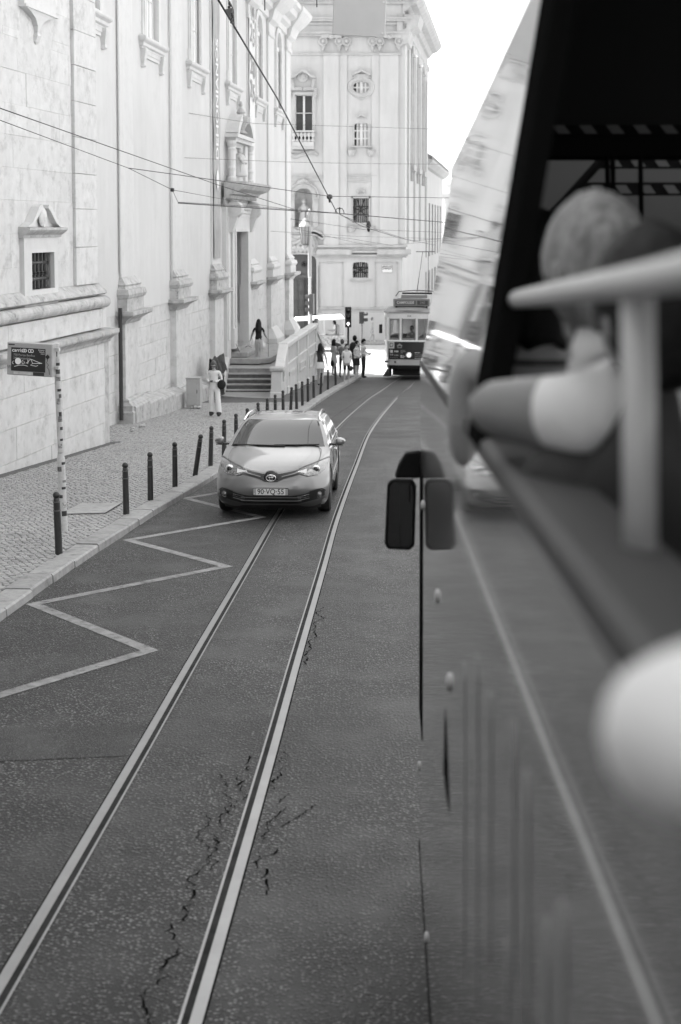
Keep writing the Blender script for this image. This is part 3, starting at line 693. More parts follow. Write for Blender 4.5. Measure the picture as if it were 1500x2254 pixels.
# ---------------- a few stones lying at the foot of the wall
rg = random.Random(9)
for i in range(7):
    y = 33.6+rg.uniform(0,3.4); x = -5.35+.11*(y-34)+rg.uniform(-.1,.25)
    if i > 3: y = 43.4+rg.uniform(-.1,.1); x = -4.7+.12*(i-3)
    r = rg.uniform(.05,.10); q = MB(); q.sph((0,0,0),(r,r*.8,r*.6),7,5,lambda d: 1+.35*noise.noise(d*2+Vector((i*3,0,0))))
    o = q.build('loose_stone', M_weath); o.location = (x, y, road(y)+.12+r*.3)
    tag(o, 'loose pale stone lying at the foot of the church wall' if i <= 3 else 'loose pale stone lying under the grey street cabinet', 'stone', 'loose stones at the wall foot' if i <= 3 else 'loose stones under the cabinet')
# ================================================================ FAR CHURCH across the square
FY = 88.0
M_far = mat('pale limestone facade', .50, .75, var=.05, vs=.5, streak=.10, bump=.08, bs=8)
M_farm = mat('moulded limestone', .43, .75, var=.10, vs=2, streak=.12, dirt=.15, ds=1.5)
M_farg = mat('dim window glass', .07, .3, var=.25, vs=1.5, spec=.2)
M_fard = mat('old green door wood', .085, .5, var=.2, vs=3)
fc = thing('far_church', 'tall baroque church facing the square at the end of the street', 'church', (0, FY, road(90)), world=True)
FM = Matrix(((1,0,0,0),(0,-1,0,FY),(0,0,1,ZC),(0,0,0,1)))      # x, out towards the street, height above eye level
KX = FY/3130.0
def fx(u): return (u-750)*KX*1.001
def fz(v): return (495-v)*KX*.9985
G0 = road(90)-ZC-.3
holes = [(fx(651),fx(690),fz(290),fz(212)), (fx(777),fx(814),fz(208),fz(182)), (fx(779),fx(812),fz(323),fz(272)), (fx(777),fx(812),fz(490),fz(437)), (fx(777),fx(811),fz(611),fz(577)), (fx(650),fx(688),fz(500),fz(415)), (fx(622),fx(697),G0,fz(560))]
b = MB(FM); holes_wall(b, -12, fx(886), G0, fz(60), -.8, 0, holes)
def fill_ellipse(b, u0, u1, v0, v1, o0, o1, top_only=False, p=2.0):
    xc, zc, a, h = (fx(u0)+fx(u1))/2, (fz(v0)+fz(v1))/2, (fx(u1)-fx(u0))/2, abs(fz(v1)-fz(v0))/2
    for sx in (-1, 1):
        for sz in ((1,) if top_only else (-1, 1)):
            n = 7
            for i in range(n):
                t0, t1 = math.pi/2*i/n, math.pi/2*(i+1)/n; f = lambda t: (xc+sx*a*math.cos(t)**(2/p), zc+sz*h*math.sin(t)**(2/p))
                p0, p1 = f(t0), f(t1); b.prism([(p0[0],o0,p0[1]),(p1[0],o0,p1[1]),(p1[0],o0,zc+sz*h),(p0[0],o0,zc+sz*h)], (0,o1-o0,0))
fill_ellipse(b, 777, 814, 208, 182, -.8, 0)
fill_ellipse(b, 779, 812, 300, 272, -.8, 0, True, 3)
fill_ellipse(b, 777, 811, 592, 577, -.8, 0, True, 3.5)
fill_ellipse(b, 650, 688, 448, 415, -.8, 0, True)
fill_ellipse(b, 622, 697, 600, 560, -.8, 0, True, 3.2)
FW = b.build('wall', M_far, fc)
# side face running away down the next street, and the back
SM = frame((fx(886), FY), (.118, .993)); KS = FY/97.0; SM = Matrix(((.118*KS,.993*KS,0,fx(886)),(.993*KS,-.118*KS,0,FY),(0,0,KS,ZC),(0,0,0,1)))
b = MB(SM); b.box(0, 27, -10, 0, G0, fz(60)); b.build('side_wall', M_far, fc)
for k in range(3):
    s0 = 6.0+6.6*k
    w_ = MB(SM); w_.box(s0-.35, s0, -.05, .22, 4.3, 12.2); w_.box(s0+1.9, s0+2.25, -.05, .22, 4.3, 12.2); w_.box(s0-.5, s0+2.4, -.05, .34, 12.2, 12.7); w_.box(s0-.6, s0+2.5, -.05, .42, 3.9, 4.3); w_ = w_.build('side_window', M_farm, fc)
    MB(SM).box(s0, s0+1.9, -.02, .03, 4.3, 12.2).build('pane', M_glassw, w_)
    for q in (0, 1):
        MB(SM).box(s0-.3+q*2.1, s0+.1+q*2.1, 0, .3, 3.2, 3.9).build('bracket', M_farm, w_)
for s0, s1 in ((0,1.6),(4.0,5.2),(10.8,11.8),(17.4,18.4),(25.4,27)):
    MB(SM).box(s0, s1, -.05, .16, -1.3, 13.2).build('pilaster', M_far, fc)
cp = [(0,13.1),(.25,13.2),(.28,13.5),(.1,13.55),(.1,14.3),(.3,14.4),(.5,14.7),(.9,14.85),(1.2,15.15),(1.3,15.4),(0,15.5)]
MB(SM).loft([[(s,o,z) for o, z in cp] for s in (-.3, 27.4)], True, True).build('cornice', M_farm, fc)
b = MB(SM); b.prism([(0,1.2,15.5),(27.3,1.2,15.5),(27.3,-4,18.2),(0,-4,18.2)], (0,0,.2)); b.build('roof', mat('old roof tile', .18, .8, var=.2, vs=4), fc)
# pilasters with ionic capitals
for u0, u1, uw in ((713,746,None),(836,876,None)):
    p = MB(FM).box(fx(u0), fx(u1), -.05, .16, fz(540), fz(122)).build('pilaster', M_far, fc)
    ext = (u1, u1+18) if u0 < 800 else (u0-18, u0)
    MB(FM).box(fx(ext[0]), fx(ext[1]), -.05, .07, fz(540), fz(124)).build('half_pilaster', M_far, p)
    MB(FM).box(fx(u0-2), fx(u1+2), -.05, .2, fz(127), fz(122)).build('neck_moulding', M_farm, p)
    c = MB(FM); c.box(fx(u0-6), fx(u1+6), -.05, .3, fz(90), fz(82))
    for uu in (u0-1, u1+1) + ((u1+17,) if u0 < 800 else (u0-17,)):
        c.lathe([(.02,.0),(.28,.0),(.28,.22),(.2,.26),(.19,.2),(.1,.22),(.09,.3),(.02,.3)], (fx(uu), .05, fz(97)), 14, 'y')
        c.loft([[(fx(uu)-q,.05,fz(vv)),(fx(uu)+q,.05,fz(vv)),(fx(uu)+q,.2,fz(vv)),(fx(uu)-q,.2,fz(vv))] for q, vv in ((.14,104),(.10,110),(.02,117))], True, True)
    c.sph((fx((u0+u1)/2), .25, fz(87)), .16, 8, 6); c.build('capital', M_farm, p)
# horizontal mouldings
def band(v0, v1, out, u0=600, u1=889, name='string_course', m=M_farm):
    o = MB(FM).box(fx(u0), fx(u1)+out, -.05, out, fz(v1), fz(v0)).build(name, m, fc); return o
band(122,126,.10, 600, 880); band(81,86,.22); band(76,81,.30); band(56,61,.16); band(49,54,.34); band(46,49,.42); band(11,17,.36); band(7,11,.45)
MB(FM).box(-12, fx(889), -.8, .12, fz(60), fz(8)).build('attic', M_far, fc)
b = MB(FM)
for k in range(42): b.box(fx(640+6.1*k)-.05, fx(640+6.1*k)+.05, .1, .5, fz(10), fz(4))
b.build('dentils', M_farm, fc)
MB(FM).loft([[(x,o,z) for o, z in ((0,fz(4)),(.5,fz(3)),(.6,fz(-4)),(.9,fz(-6)),(1.0,fz(-20)),(0,fz(-22)))] for x in (-12, fx(889)+.9)], True, True).build('main_cornice', M_farm, fc)
MB(SM).loft([[(s,o,z) for o, z in ((-.4,fz(70)),(.35,fz(60)),(.5,fz(30)),(1.0,fz(20)),(1.2,fz(-5)),(-.4,fz(-8)))] for s in (-.3, 3.2)], True, True).build('corner_cornice', M_farm, fc)
MB(FM).box(-12, fx(886), -6, -.8, G0, fz(-8)).build('nave_body', M_far, fc)
for a, c in ((640,714),(763,826)):
    band(386,388,.10,a,c); band(388,394,.05,a,c); band(399,401,.06,a,c)
for v0, v1, o_ in ((539,544,.22),(544,552,.12),(552,556,.30),(560,564,.24),(564,567,.16)): band(v0, v1, o_, 696, 889)
for a, c in ((698,760),(830,890)): band(549,560,.40,a,c)
for uu0, uu1 in ((703,756),(826,876)):     # recessed panels below
    b = MB(FM)
    for x0,x1,z0,z1 in ((uu0,uu1,577,579),(uu0,uu1,674,676),(uu0,uu0+1.6,577,676),(uu1-1.6,uu1,577,676)): b.box(fx(x0),fx(x1),0,.05,fz(z1),fz(z0))
    b.build('panel_moulding', M_farm, fc)
band(676,681,.10,700,889); b = MB(FM).box(fx(700), fx(889), 0, .14, G0, fz(690)).build('base_course', M_far, fc)
# casement window with balustrade and pediment
def frame_box(u0, u1, v0, v1, w_, o_, m=M_farm, name='window', par=None):
    b = MB(FM); b.box(fx(u0-w_),fx(u0),-.05,o_,fz(v1),fz(v0)); b.box(fx(u1),fx(u1+w_),-.05,o_,fz(v1),fz(v0)); b.box(fx(u0-w_),fx(u1+w_),-.05,o_,fz(v0),fz(v0-w_)); b.box(fx(u0-w_-1),fx(u1+w_+1),-.05,o_+.06,fz(v1+w_*.6),fz(v1)); return b.build(name, m, par or fc)
w1 = frame_box(651,690,212,290,6,.10)
b = MB(FM)
for u0,u1,v0,v1 in ((651,653,212,290),(688,690,212,290),(668,672.5,212,290),(651,690,210,213),(651,690,250,251.5)): b.box(fx(u0),fx(u1),-.30,-.18,fz(v1),fz(v0))
b.build('casement', M_sash, w1)
for u0,u1 in ((653,668),(672.5,688)):
    for v0,v1 in ((213,250),(251.5,290)): MB(FM).box(fx(u0),fx(u1),-.36,-.31,fz(v1),fz(v0)).build('pane', M_farg, w1)
b = MB(FM); xc = fx(668)
for sg in (-1,1):
    P = [(fx(668+sg*uu), fz(vv)) for uu, vv in ((27,172),(16,168),(8,160),(0,156))]; Q = [(fx(668+sg*uu), fz(vv)) for uu, vv in ((27,177),(17,175),(9,167),(0,163))]
    for i in range(3): b.prism([(P[i][0],0,P[i][1]),(P[i+1][0],0,P[i+1][1]),(Q[i+1][0],0,Q[i+1][1]),(Q[i][0],0,Q[i][1])], (0,.35,0))
    for i in range(5): b.sph((fx(668+sg*(24-2.4*i*.3)), .1, fz(180+4.5*i)), .14, 6, 5)
    for i in range(7): b.sph((fx(668+sg*(4+3.5*i)), .1, fz(199+random.uniform(-1,1))), .12, 6, 4)
    for i in range(4): b.sph((fx(668+sg*28), .1, fz(200+5*i)), .13, 6, 4)
b.sph((xc,.12,fz(173)), (.22,.12,.22), 10, 6); b.sph((xc,.1,fz(173)), (.34,.08,.34), 12, 6); b.build('pediment', M_farm, w1)
b = MB(FM); b.box(fx(645),fx(693),-.05,.55,fz(293),fz(290)); b.box(fx(646),fx(692),.1,.5,fz(324),fz(315)); b.box(fx(646),fx(692),-.05,.4,fz(330),fz(324)); bal2 = b.build('balcony', M_far, w1)
MB(FM).box(fx(648),fx(690),.05,.08,fz(315),fz(293)).build('painted_balcony_shade', M_shade, w1)  # dark sheet paints the shade behind the balusters
for k in range(6):
    uu = 648.5+8.2*k; MB(FM).lathe([(.10,fz(315)),(.14,fz(312)),(.05,fz(307)),(.05,fz(305)),(.13,fz(300)),(.12,fz(296)),(.06,fz(294)),(.12,fz(293))], (fx(uu),.36,0), 8).build('baluster', M_far, w1)
b = MB(FM)
for i in range(40):
    t = i/39; uu = 640+58*t; b.sph((fx(uu), .05, fz(341+7*abs(math.sin(2*math.pi*t))*math.cos(math.pi*t))), .13, 6, 4); b.sph((fx(645+45*t), .02, fz(335)), .09, 5, 4)
b.build('carved_apron', M_farm, w1)
# small windows
def glazed(u0,u1,v0,v1,cols,rows,name,grille=False,m=M_farg):
    w_ = MB(FM); t = .045
    for i in range(cols+1): x = fx(u0+(u1-u0)*i/cols); tt = t*1.9 if i*2 == cols else t; w_.box(x-tt,x+tt,-.32,-.2,fz(v1),fz(v0))
    for j in range(rows+1): z = fz(v0+(v1-v0)*j/rows); w_.box(fx(u0),fx(u1),-.31,-.21,z-t,z+t)
    w_ = w_.build(name, M_sash, fc)
    for i in range(cols):
        for j in range(rows): MB(FM).box(fx(u0+(u1-u0)*i/cols)+.03, fx(u0+(u1-u0)*(i+1)/cols)-.03, -.42, -.34, fz(v0+(v1-v0)*(j+1)/rows)+.03, fz(v0+(v1-v0)*j/rows)-.03).build('pane', m, w_)
    if grille:
        b = MB(FM); cu = (u0+u1)/2
        for i in range(9): uu = u0+(u1-u0)*i/8; b.tube([(fx(uu),-.08,fz(v0)),(fx(uu),-.08,fz(v1))], .025, 4)
        for j in range(4): vv = v0+(v1-v0)*j/3; b.tube([(fx(u0),-.08,fz(vv)),(fx(u1),-.08,fz(vv))], .03, 4)
        for i in range(-3,4): b.tube([(fx(cu),-.07,fz((v0+v1)/2)),(fx(cu+(u1-u0)*.5*math.sin(i*.9)),-.07,fz((v0+v1)/2+(v1-v0)*.5*math.cos(i*.9)))], .03, 4)
        b.build('grille', M_iron, w_)
    return w_
o1 = glazed(777,814,182,208,4,2,'oval_window')
b = MB(FM); xc, zc = fx(795.5), fz(195)
b.loft([[(xc+(a)*math.cos(2*math.pi*i/28), o_, zc+(h)*math.sin(2*math.pi*i/28)) for i in range(28)] for a, h, o_ in ((.60,.44,-.02),(.60,.44,.10),(.78,.60,.12),(.86,.68,.02))], True, False); b.build('oval_surround', M_farm, o1)
b = MB(FM)
for sg in (-1,1): b.prism([(xc,0,fz(157)),(fx(795.5+sg*21),0,fz(167)),(fx(795.5+sg*20),0,fz(171)),(xc,0,fz(162))], (0,.25,0))
b.box(fx(778),fx(813),0,.12,fz(176),fz(167)); b.build('pediment', M_farm, o1)
MB(FM).prism([(fx(776),0,fz(212)),(fx(815),0,fz(212)),(fx(806),0,fz(219)),(xc,0,fz(224)),(fx(785),0,fz(219))], (0,.06,0)).build('apron', M_farm, o1)
o2 = glazed(779,812,272,323,4,3,'arched_window')
b = MB(FM)
for sg in (-1,1): b.prism([(xc,0,fz(252)),(fx(795.5+sg*11),0,fz(259)),(fx(795.5+sg*10),0,fz(262)),(xc,0,fz(257))], (0,.22,0)); b.lathe([(.02,-.2),(.16,-.2),(.24,0),(.24,.1),(.28,.15),(.02,.15)], (fx(795.5+sg*21),.12,fz(337)), 10)
b.box(fx(772),fx(819),0,.18,fz(325.5),fz(323)); b.box(fx(776),fx(779),0,.08,fz(323),fz(275)); b.box(fx(812),fx(815),0,.08,fz(323),fz(275)); b.build('surround', M_farm, o2)
o3 = glazed(777,812,437,490,4,3,'grilled_window', True)
b = MB(FM); 
for i in range(7): b.sph((fx(789+2.1*i),.08,fz(422-3*math.sin(math.pi*i/6))), .13, 6, 4)
for sg in (-1,1): b.lathe([(.02,-.2),(.16,-.2),(.24,0),(.24,.1),(.28,.15),(.02,.15)], (fx(795.5+sg*21),.12,fz(503)), 10)
b.box(fx(774),fx(777),0,.06,fz(490),fz(432)); b.box(fx(812),fx(815),0,.06,fz(490),fz(432)); b.box(fx(774),fx(815),0,.06,fz(437),fz(432)); b.box(fx(774),fx(816),0,.12,fz(497),fz(494)); b.build('surround', M_farm, o3)
o4 = glazed(777,811,577,611,4,2,'low_grilled_window', True)
MB(FM).box(fx(771),fx(817),0,.12,fz(618),fz(614)).build('sill', M_farm, o4)
# statue niche above the door
b = MB(FM); b.box(fx(650),fx(688),-.78,-.7,fz(500),fz(405)); nch = b.build('niche', M_weath, fc)
b = MB(FM); xc = fx(669)
for i in range(20):
    t = math.pi*i/19; b.sph((xc+.92*math.cos(t), .08, fz(433)+.85*math.sin(t)), .10, 6, 4)
n = 12
for i in range(n):
    t0, t1 = math.pi*i/n, math.pi*(i+1)/n; b.prism([(xc+r*math.cos(t),-.02,fz(433)+r*.95*math.sin(t)) for r, t in ((.62,t0),(.62,t1),(.82,t1),(.82,t0))], (0,.12,0))
for sg in (-1,1): b.box(xc+sg*.74-.16, xc+sg*.74+.16, -.05, .16, fz(500), fz(436)); b.box(xc+sg*.74-.22, xc+sg*.74+.22, -.05, .24, fz(438), fz(434))
for i in range(5): b.sph((xc+.12*(i-2), .12, fz(402-4*(1-abs(i-2)/2))), .14, 6, 4)
b.build('niche_arch', M_farm, nch)
b = MB(FM); b.lathe([(.36,fz(500)),(.34,fz(492)),(.28,fz(480)),(.24,fz(468)),(.28,fz(460)),(.22,fz(454)),(.09,fz(449)),(.08,fz(448))], (xc,-.25,0), 12); b.sph((xc,-.22,fz(444)), (.13,.14,.16), 10, 8)
b.tube([(xc-.22,-.22,fz(456)),(xc-.34,-.02,fz(464)),(xc-.1,.1,fz(466))], [.09,.07,.06], 6); b.tube([(xc+.22,-.22,fz(456)),(xc+.32,-.05,fz(466)),(xc+.2,.1,fz(472))], [.09,.07,.06], 6); b.build('statue', M_farm, nch, smooth=True)
# swags and scrolls over the door, arched door
b = MB(FM)
for k in range(7):
    for i in range(16):
        t = i/15; uu = 642+34*t; vv = 500+7*k*.9+10*math.sin(t*3.0+k*.25); b.sph((fx(uu), .06, fz(vv)), .11, 5, 4) if k % 2 == 0 else None
for i in range(14): t = i/13; b.sph((fx(688+22*t), .12, fz(512+10*t*t)), .2, 6, 5); b.sph((fx(690+6*math.sin(3*t)), .1, fz(520+34*t)), .16, 6, 5)
for i in range(20): b.sph((fx(642+2.5*i), .08, fz(549+3*math.sin(i*1.7))), .18, 6, 4)
b.box(fx(630),fx(700),-.02,.25,fz(559),fz(556)); b.build('door_scrolls', M_farm, fc)
b = MB(FM); n = 10; xm = fx(659.5); a = (fx(697)-fx(622))/2
b.box(fx(697),fx(701),-.05,.14,G0,fz(585))
b.build('door_jamb', M_farm, fc)
dd = MB(FM).box(fx(620),fx(699),-.55,-.45,G0,fz(558)).build('arched_door', M_fard, fc); dd['label'] = 'tall dark panelled door with a round boss above'
for u0,u1 in ((655,669),(674,690)):
    for v0,v1 in ((618,642),(646,676),(680,702)):
        b = MB(FM)
        for x0,x1,z0,z1 in ((u0,u1,v0,v0+1.5),(u0,u1,v1-1.5,v1),(u0,u0+1.5,v0,v1),(u1-1.5,u1,v0,v1)): b.box(fx(x0),fx(x1),-.45,-.38,fz(z1),fz(z0))
        b.build('door_panel', M_fard, dd)
MB(FM).lathe([(.02,-.02),(.2,-.02),(.2,.04),(.13,.06),(.08,.02),(.02,.1)], (fx(669),-.44,fz(582)), 14, 'y').build('boss', M_door, dd)
MB(FM).box(fx(640),fx(697),-.45,-.34,fz(612),fz(605)).build('transom', M_fard, dd); MB(FM).box(fx(670.5),fx(672.5),-.45,-.36,G0,fz(612)).build('door_stile', M_door, dd)
# street name plate
pl = MB(FM).box(fx(841),fx(864),0,.05,fz(600),fz(583)).build('street_name_plate', M_sash, fc); pl['label'] = 'white tiled street name plate'
for t_, v_, s_ in (('LARGO DO',586.5,.13),('CHIADO',591,.17)): text_mb(t_, s_, FM @ Matrix(((1,0,0,fx(852.5)),(0,0,1,.056),(0,1,0,fz(v_)),(0,0,0,1))), .004).build('lettering', M_iron, pl, fix=False)
for x0,x1,z0,z1 in ((841,864,583,583.6),(841,864,599.4,600),(841,841.6,583,600),(863.4,864,583,600)): MB(FM).box(fx(x0),fx(x1),.05,.06,fz(z1),fz(z0)).build('plate_border', M_ink, pl)
MB(FM).box(fx(655),fx(662),.1,.14,fz(49),fz(44)).build('vent_grille', M_iron, fc) if False else MB(FM).box(fx(661),fx(674),.42,.46,fz(49),fz(43.5)).build('vent_grille', M_iron, fc)
# ---------------- long building beyond
M_tlgf = mat('grey window glass', .16, .3)  # even mid grey, lighter than the other far panes
lb = thing('side_street_building', 'long pale building with barred windows beyond the far church', 'building', (8, 140, road(90)), world=True)
LM = SM @ Matrix.Translation((27.6, -.2, 0))
MB(LM).box(0, 34, -9, 0, G0, 5.1).build('wall', M_far, lb)
MB(LM).loft([[(s,o,z) for o, z in ((0,5.0),(.3,5.1),(.7,5.5),(.75,5.7),(0,5.75))] for s in (0,34.4)], True, True).build('eaves', M_farm, lb)
MB(LM).prism([(0,.7,5.75),(34,.7,5.75),(34,-3,7.6),(0,-3,7.6)], (0,0,.25)).build('roof', MATS['old roof tile'], lb)
for k in range(6):
    s0 = 2.5+5.2*k
    for z0, z1 in ((-2.9,2.0),(-6.3,-4.2)):
        w_ = MB(LM).box(s0,s0+.7,0,.04,z0,z1).build('window', M_tlgf, lb)
        b = MB(LM)
        for q in range(3): b.box(s0+.1+.22*q, s0+.15+.22*q, .04, .08, z0, z1)
        b.build('window_bars', M_weath, w_)
# ---------------- rear-lit tower far down the side street
tw = thing('distant_lantern_tower', 'small domed lantern tower far down the side street', 'tower', (16.9, 215, road(90)), world=True)
b = MB(); b.box(15.6,18.2,214,217,road(90),4.2+ZC); b.box(15.2,18.6,213.6,217.4,4.2+ZC,4.7+ZC); b.build('shaft', M_far, tw)
b = MB(); b.lathe([(1.0,4.7+ZC),(1.0,6+ZC),(1.2,6.1+ZC),(.9,6.9+ZC),(.3,7.4+ZC),(.08,7.6+ZC),(.05,9+ZC)], (16.9,215.5,0), 10); b.build('lantern', M_farm, tw)
# ================================================================ RIGHT SIDE OF THE STREET: the row of houses opposite
M_rw = [mat('plaster pale', .62, .8, var=.05, vs=.6, streak=.1), mat('plaster warm', .50, .8, var=.06, vs=.6, streak=.12), mat('tiled front', .42, .4, var=.15, vs=6)]
M_rg = mat('town house glass', .05, .06, spec=.8)
rgm = MB(); rgm.box(0,1.2,0,.06,0,2.1); pane_me = rgm.mesh('pane', M_rg)
q = MB()
for x0,x1,z0,z1 in ((-.16,0,-.1,2.26),(1.2,1.36,-.1,2.26),(0,1.2,2.1,2.26),(-.22,1.42,-.2,-.06),(.57,.63,0,2.1)): q.box(x0,x1,-.08,.08,z0,z1)
frame_me = q.mesh('window', M_sash)
LAB = ['pale town house nearest behind the bus', 'warm grey town house with six storeys right of the street', 'tile fronted town house in the middle of the right row', 'pale town house beside the tram track bend', 'warm grey town house before the square', 'tile fronted corner house where the right row ends at the square']
for k in range(6):
    y0, y1 = -30+16.1*k, -30+16.1*(k+1)-.1; x0 = rkx(y0)+2.2; zb = road(y1)-1.5; zt = 24.5-.6*k+(k % 2)*1.2
    hs = thing('town_house', LAB[k], 'house', (x0+4, (y0+y1)/2, road((y0+y1)/2)), group='right hand row of town houses', world=True)
    t = Vector((rkx(y1)-rkx(y0), y1-y0)).normalized()
    HM = Matrix(((t.x, -t.y, 0, x0), (t.y, t.x, 0, y0), (0,0,1,0), (0,0,0,1)))     # along, out to the street, up
    L = (y1-y0)/t.y
    MB(HM).box(0, L, -13, 0, zb, zt).build('wall', M_rw[k % 3], hs)
    MB(HM).loft([[(s,o,z) for o, z in ((0,zt-.5),(.2,zt-.4),(.45,zt),(.45,zt+.15),(0,zt+.2))] for s in (0,L)], True, True).build('cornice', M_farm, hs)
    MB(HM).prism([(0,.3,zt+.2),(L,.3,zt+.2),(L,-6.5,zt+2.6),(0,-6.5,zt+2.6)], (0,0,.2)).build('roof', MATS['old roof tile'], hs)
    zr = road((y0+y1)/2)+1.0
    for fl in range(6):
        if zr+fl*3.4+2.4 > zt-.8: break
        for c in range(5):
            o = obj('window', frame_me, hs); o.matrix_local = HM @ Matrix.Translation((1.3+2.95*c, .02, zr+fl*3.4)); p = obj('pane', pane_me, o)

# ---- unseen houses: two added on the left for shade, one opposite for bounce
def plain_house(label, M, L, depth, zb, zt, m, fl0, nfl, ncol):
    c = M @ Vector((L/2, -depth/2, zb)); hs = thing('town_house', label, 'house', c, group='houses out of the picture', world=True)
    MB(M).box(0, L, -depth, 0, zb-2, zt).build('wall', m, hs)
    MB(M).loft([[(s,o,z) for o, z in ((0,zt-.5),(.2,zt-.4),(.45,zt),(.45,zt+.15),(0,zt+.2))] for s in (0,L)], True, True).build('cornice', M_farm, hs)
    MB(M).prism([(0,.3,zt+.2),(L,.3,zt+.2),(L,-depth/2,zt+2.6),(0,-depth/2,zt+2.6)], (0,0,.2)).build('roof', MATS['old roof tile'], hs)
    for fl in range(nfl):
        for q in range(ncol):
            o = obj('window', frame_me, hs); o.matrix_local = M @ Matrix.Translation((1.2+(L-2.4-1.2)*q/max(1,ncol-1), .02, fl0+3.4*fl)); obj('pane', pane_me, o)
plain_house('unseen left hand town house added for shade behind the viewer', Matrix(((.16,.987,0,-12.6),(.987,-.16,0,-26),(0,0,1,0),(0,0,0,1))), 22, 10, road(-10), 19.0, M_rw[0], 2.6, 4, 6)
plain_house('unseen left hand town house added for shade before the church', Matrix(((.16,.987,0,-9.0),(.987,-.16,0,-3.9),(0,0,1,0),(0,0,0,1))), 23.5, 10, road(10), 18.0, M_rw[1], 1.6, 4, 6)
plain_house('unseen house added across the side street to bounce light on the far church', Matrix(((.118,-.993,0,17.0),(.993,.118,0,74),(0,0,1,0),(0,0,0,1))), 34, 12, road(90), 16.0, M_rw[0], -2.4, 5, 10)
# ================================================================ STREET FURNITURE
M_boll = mat('black bollard paint', .022, .42, var=.3, vs=14, bump=.15, bs=40, dirt=.0)
M_bgrey = mat('worn bollard grey', .10, .5)
bm_ = MB(); bm_.lathe([(.050,-.15),(.050,.0),(.047,.02),(.044,.52),(.049,.525),(.049,.535),(.043,.54),(.042,.625),(.047,.63),(.047,.64),(.040,.645),(.038,.675),(.030,.685)], n=12); body_me = bm_.mesh('post', M_boll, smooth=False)
bm_ = MB(); bm_.sph((0,0,.715), (.046,.046,.044), 12, 8); ball_me = bm_.mesh('ball', M_boll, smooth=True)
bm_ = MB(); bm_.lathe([(.0495,.524),(.0505,.53),(.0495,.536)], n=12); bm_.lathe([(.0475,.629),(.0485,.635),(.0475,.641)], n=12); ring_me = bm_.mesh('ring', M_bgrey)
body_me.polygons.foreach_set('use_smooth', [True]*len(body_me.polygons)); body_me.set_sharp_from_angle(angle=R(35))
ORD = 'first second third fourth fifth sixth seventh eighth ninth tenth eleventh twelfth thirteenth fourteenth fifteenth sixteenth seventeenth eighteenth nineteenth twentieth twenty-first'.split()
BY = [17.55, 20.95, 22.5, 24.2, 25.9, 27.55, 29.2, 30.9, 32.6, 34.6, 36.3, 38.0, 39.8, 41.6, 43.3, 45.0, 46.8, 48.8, 51.2, 54.0, 57.0]
TILT = [(0,-.03),(0,-.015),(0,-.01),(0,.0),(0,-.16),(0,-.03),(0,-.02),(0,0),(0,.02),(0,-.01),(0,0),(0,-.05),(0,.03),(0,-.05),(0,.03),(0,.02),(0,-.02),(0,-.02),(0,.05),(0,.0),(0,0)]
for i, y in enumerate(BY):
    x = kx(y)-.30-(.0 if i else .02)
    t = thing('bollard', 'black kerbside bollard, %s in the row counting from the bus stop pole' % ORD[i], 'bollard', (x, y, road(y)+.09), (TILT[i][0], TILT[i][1], i*.7), 'bollards along the kerb')
    for nm, me in (('post', body_me), ('ball', ball_me), ('ring', ring_me)): obj(nm, me, t)
    t.scale = (1,1,1.04)
# ---------------- bus stop pole and display
M_pole = mat('grubby white pole', .50, .5, var=.12, vs=12, dirt=.3, ds=20)
M_box = mat('grey sign case', .36, .45, var=.05, vs=4, dirt=.15, ds=8)
M_panel = mat('dark sign panel', .016, .35)
M_sticker = mat('stickers', .22, .5, rnd=.9, var=.7, vs=40)
yb = 19.3; xb = -3.80
bs = thing('bus_stop', 'bus stop pole covered in stickers with a tilted grey display box', 'bus stop', (xb, yb, road(yb)+.09), (0, R(-1.6), 0))
MB().lathe([(.055,-.1),(.055,1.02),(.048,1.06),(.042,1.10)], n=14).build('sleeve', M_pole, bs, smooth=False, auto=40)
MB().lathe([(.041,1.05),(.041,2.56),(.044,2.57),(.044,2.60),(.02,2.615)], n=14).build('pole', M_pole, bs, auto=40)
rg = random.Random(21)
for i in range(20):
    z = .25+.115*i+rg.uniform(-.03,.03); h = rg.uniform(.03,.09); r = .0565 if z < 1.0 else .0425; a0 = rg.uniform(-2.6,-1.2); a1 = a0+rg.uniform(.9,1.9)
    MB().grid(lambda u, v: (r*math.cos(a0+(a1-a0)*u), r*math.sin(a0+(a1-a0)*u), z+h*v), 6, 1).build('sticker', M_sticker if i % 3 else M_iron, bs, fix=False)
BX = Matrix.Translation((-.34, -.02, 2.40)) @ Matrix.Rotation(R(-14), 4, 'Z') @ Matrix.Rotation(R(3.5), 4, 'Y')
cs = MB(BX); cs.loft([[(x*.335*k, -.06+d, z*.225*k) for x, z in ((-1,-1),(1,-1),(1,1),(-1,1))] for d, k in ((0,.985),(.012,1),(.12,1),(.15,.96))], True, True); cs = cs.build('case', M_box, bs, bevel=.008)
MB(BX).box(-.27,.235,-.064,-.059,-.165,.155).build('display', M_panel, cs)
def sgn(body, x, z, size, m, bold=0, align='LEFT', name='lettering'):
    text_mb(body, size, BX @ Matrix(((1,0,0,x),(0,0,-1,-.068),(0,1,0,z),(0,0,0,1))), bold, 0, align).build(name, m, cs, fix=False)
sgn('carris', -.255, .118, .072, M_white, .0008); sgn('758 Portas Benfica', -.235, .055, .042, M_ink, .0006); sgn('24E Campolide', -.235, .012, .042, M_ink, .0006)
for i, t_ in enumerate(('Próximo', 'Veículo', '(min)')): sgn(t_, .225, .135-.024*i, .026, M_white, 0, 'RIGHT')
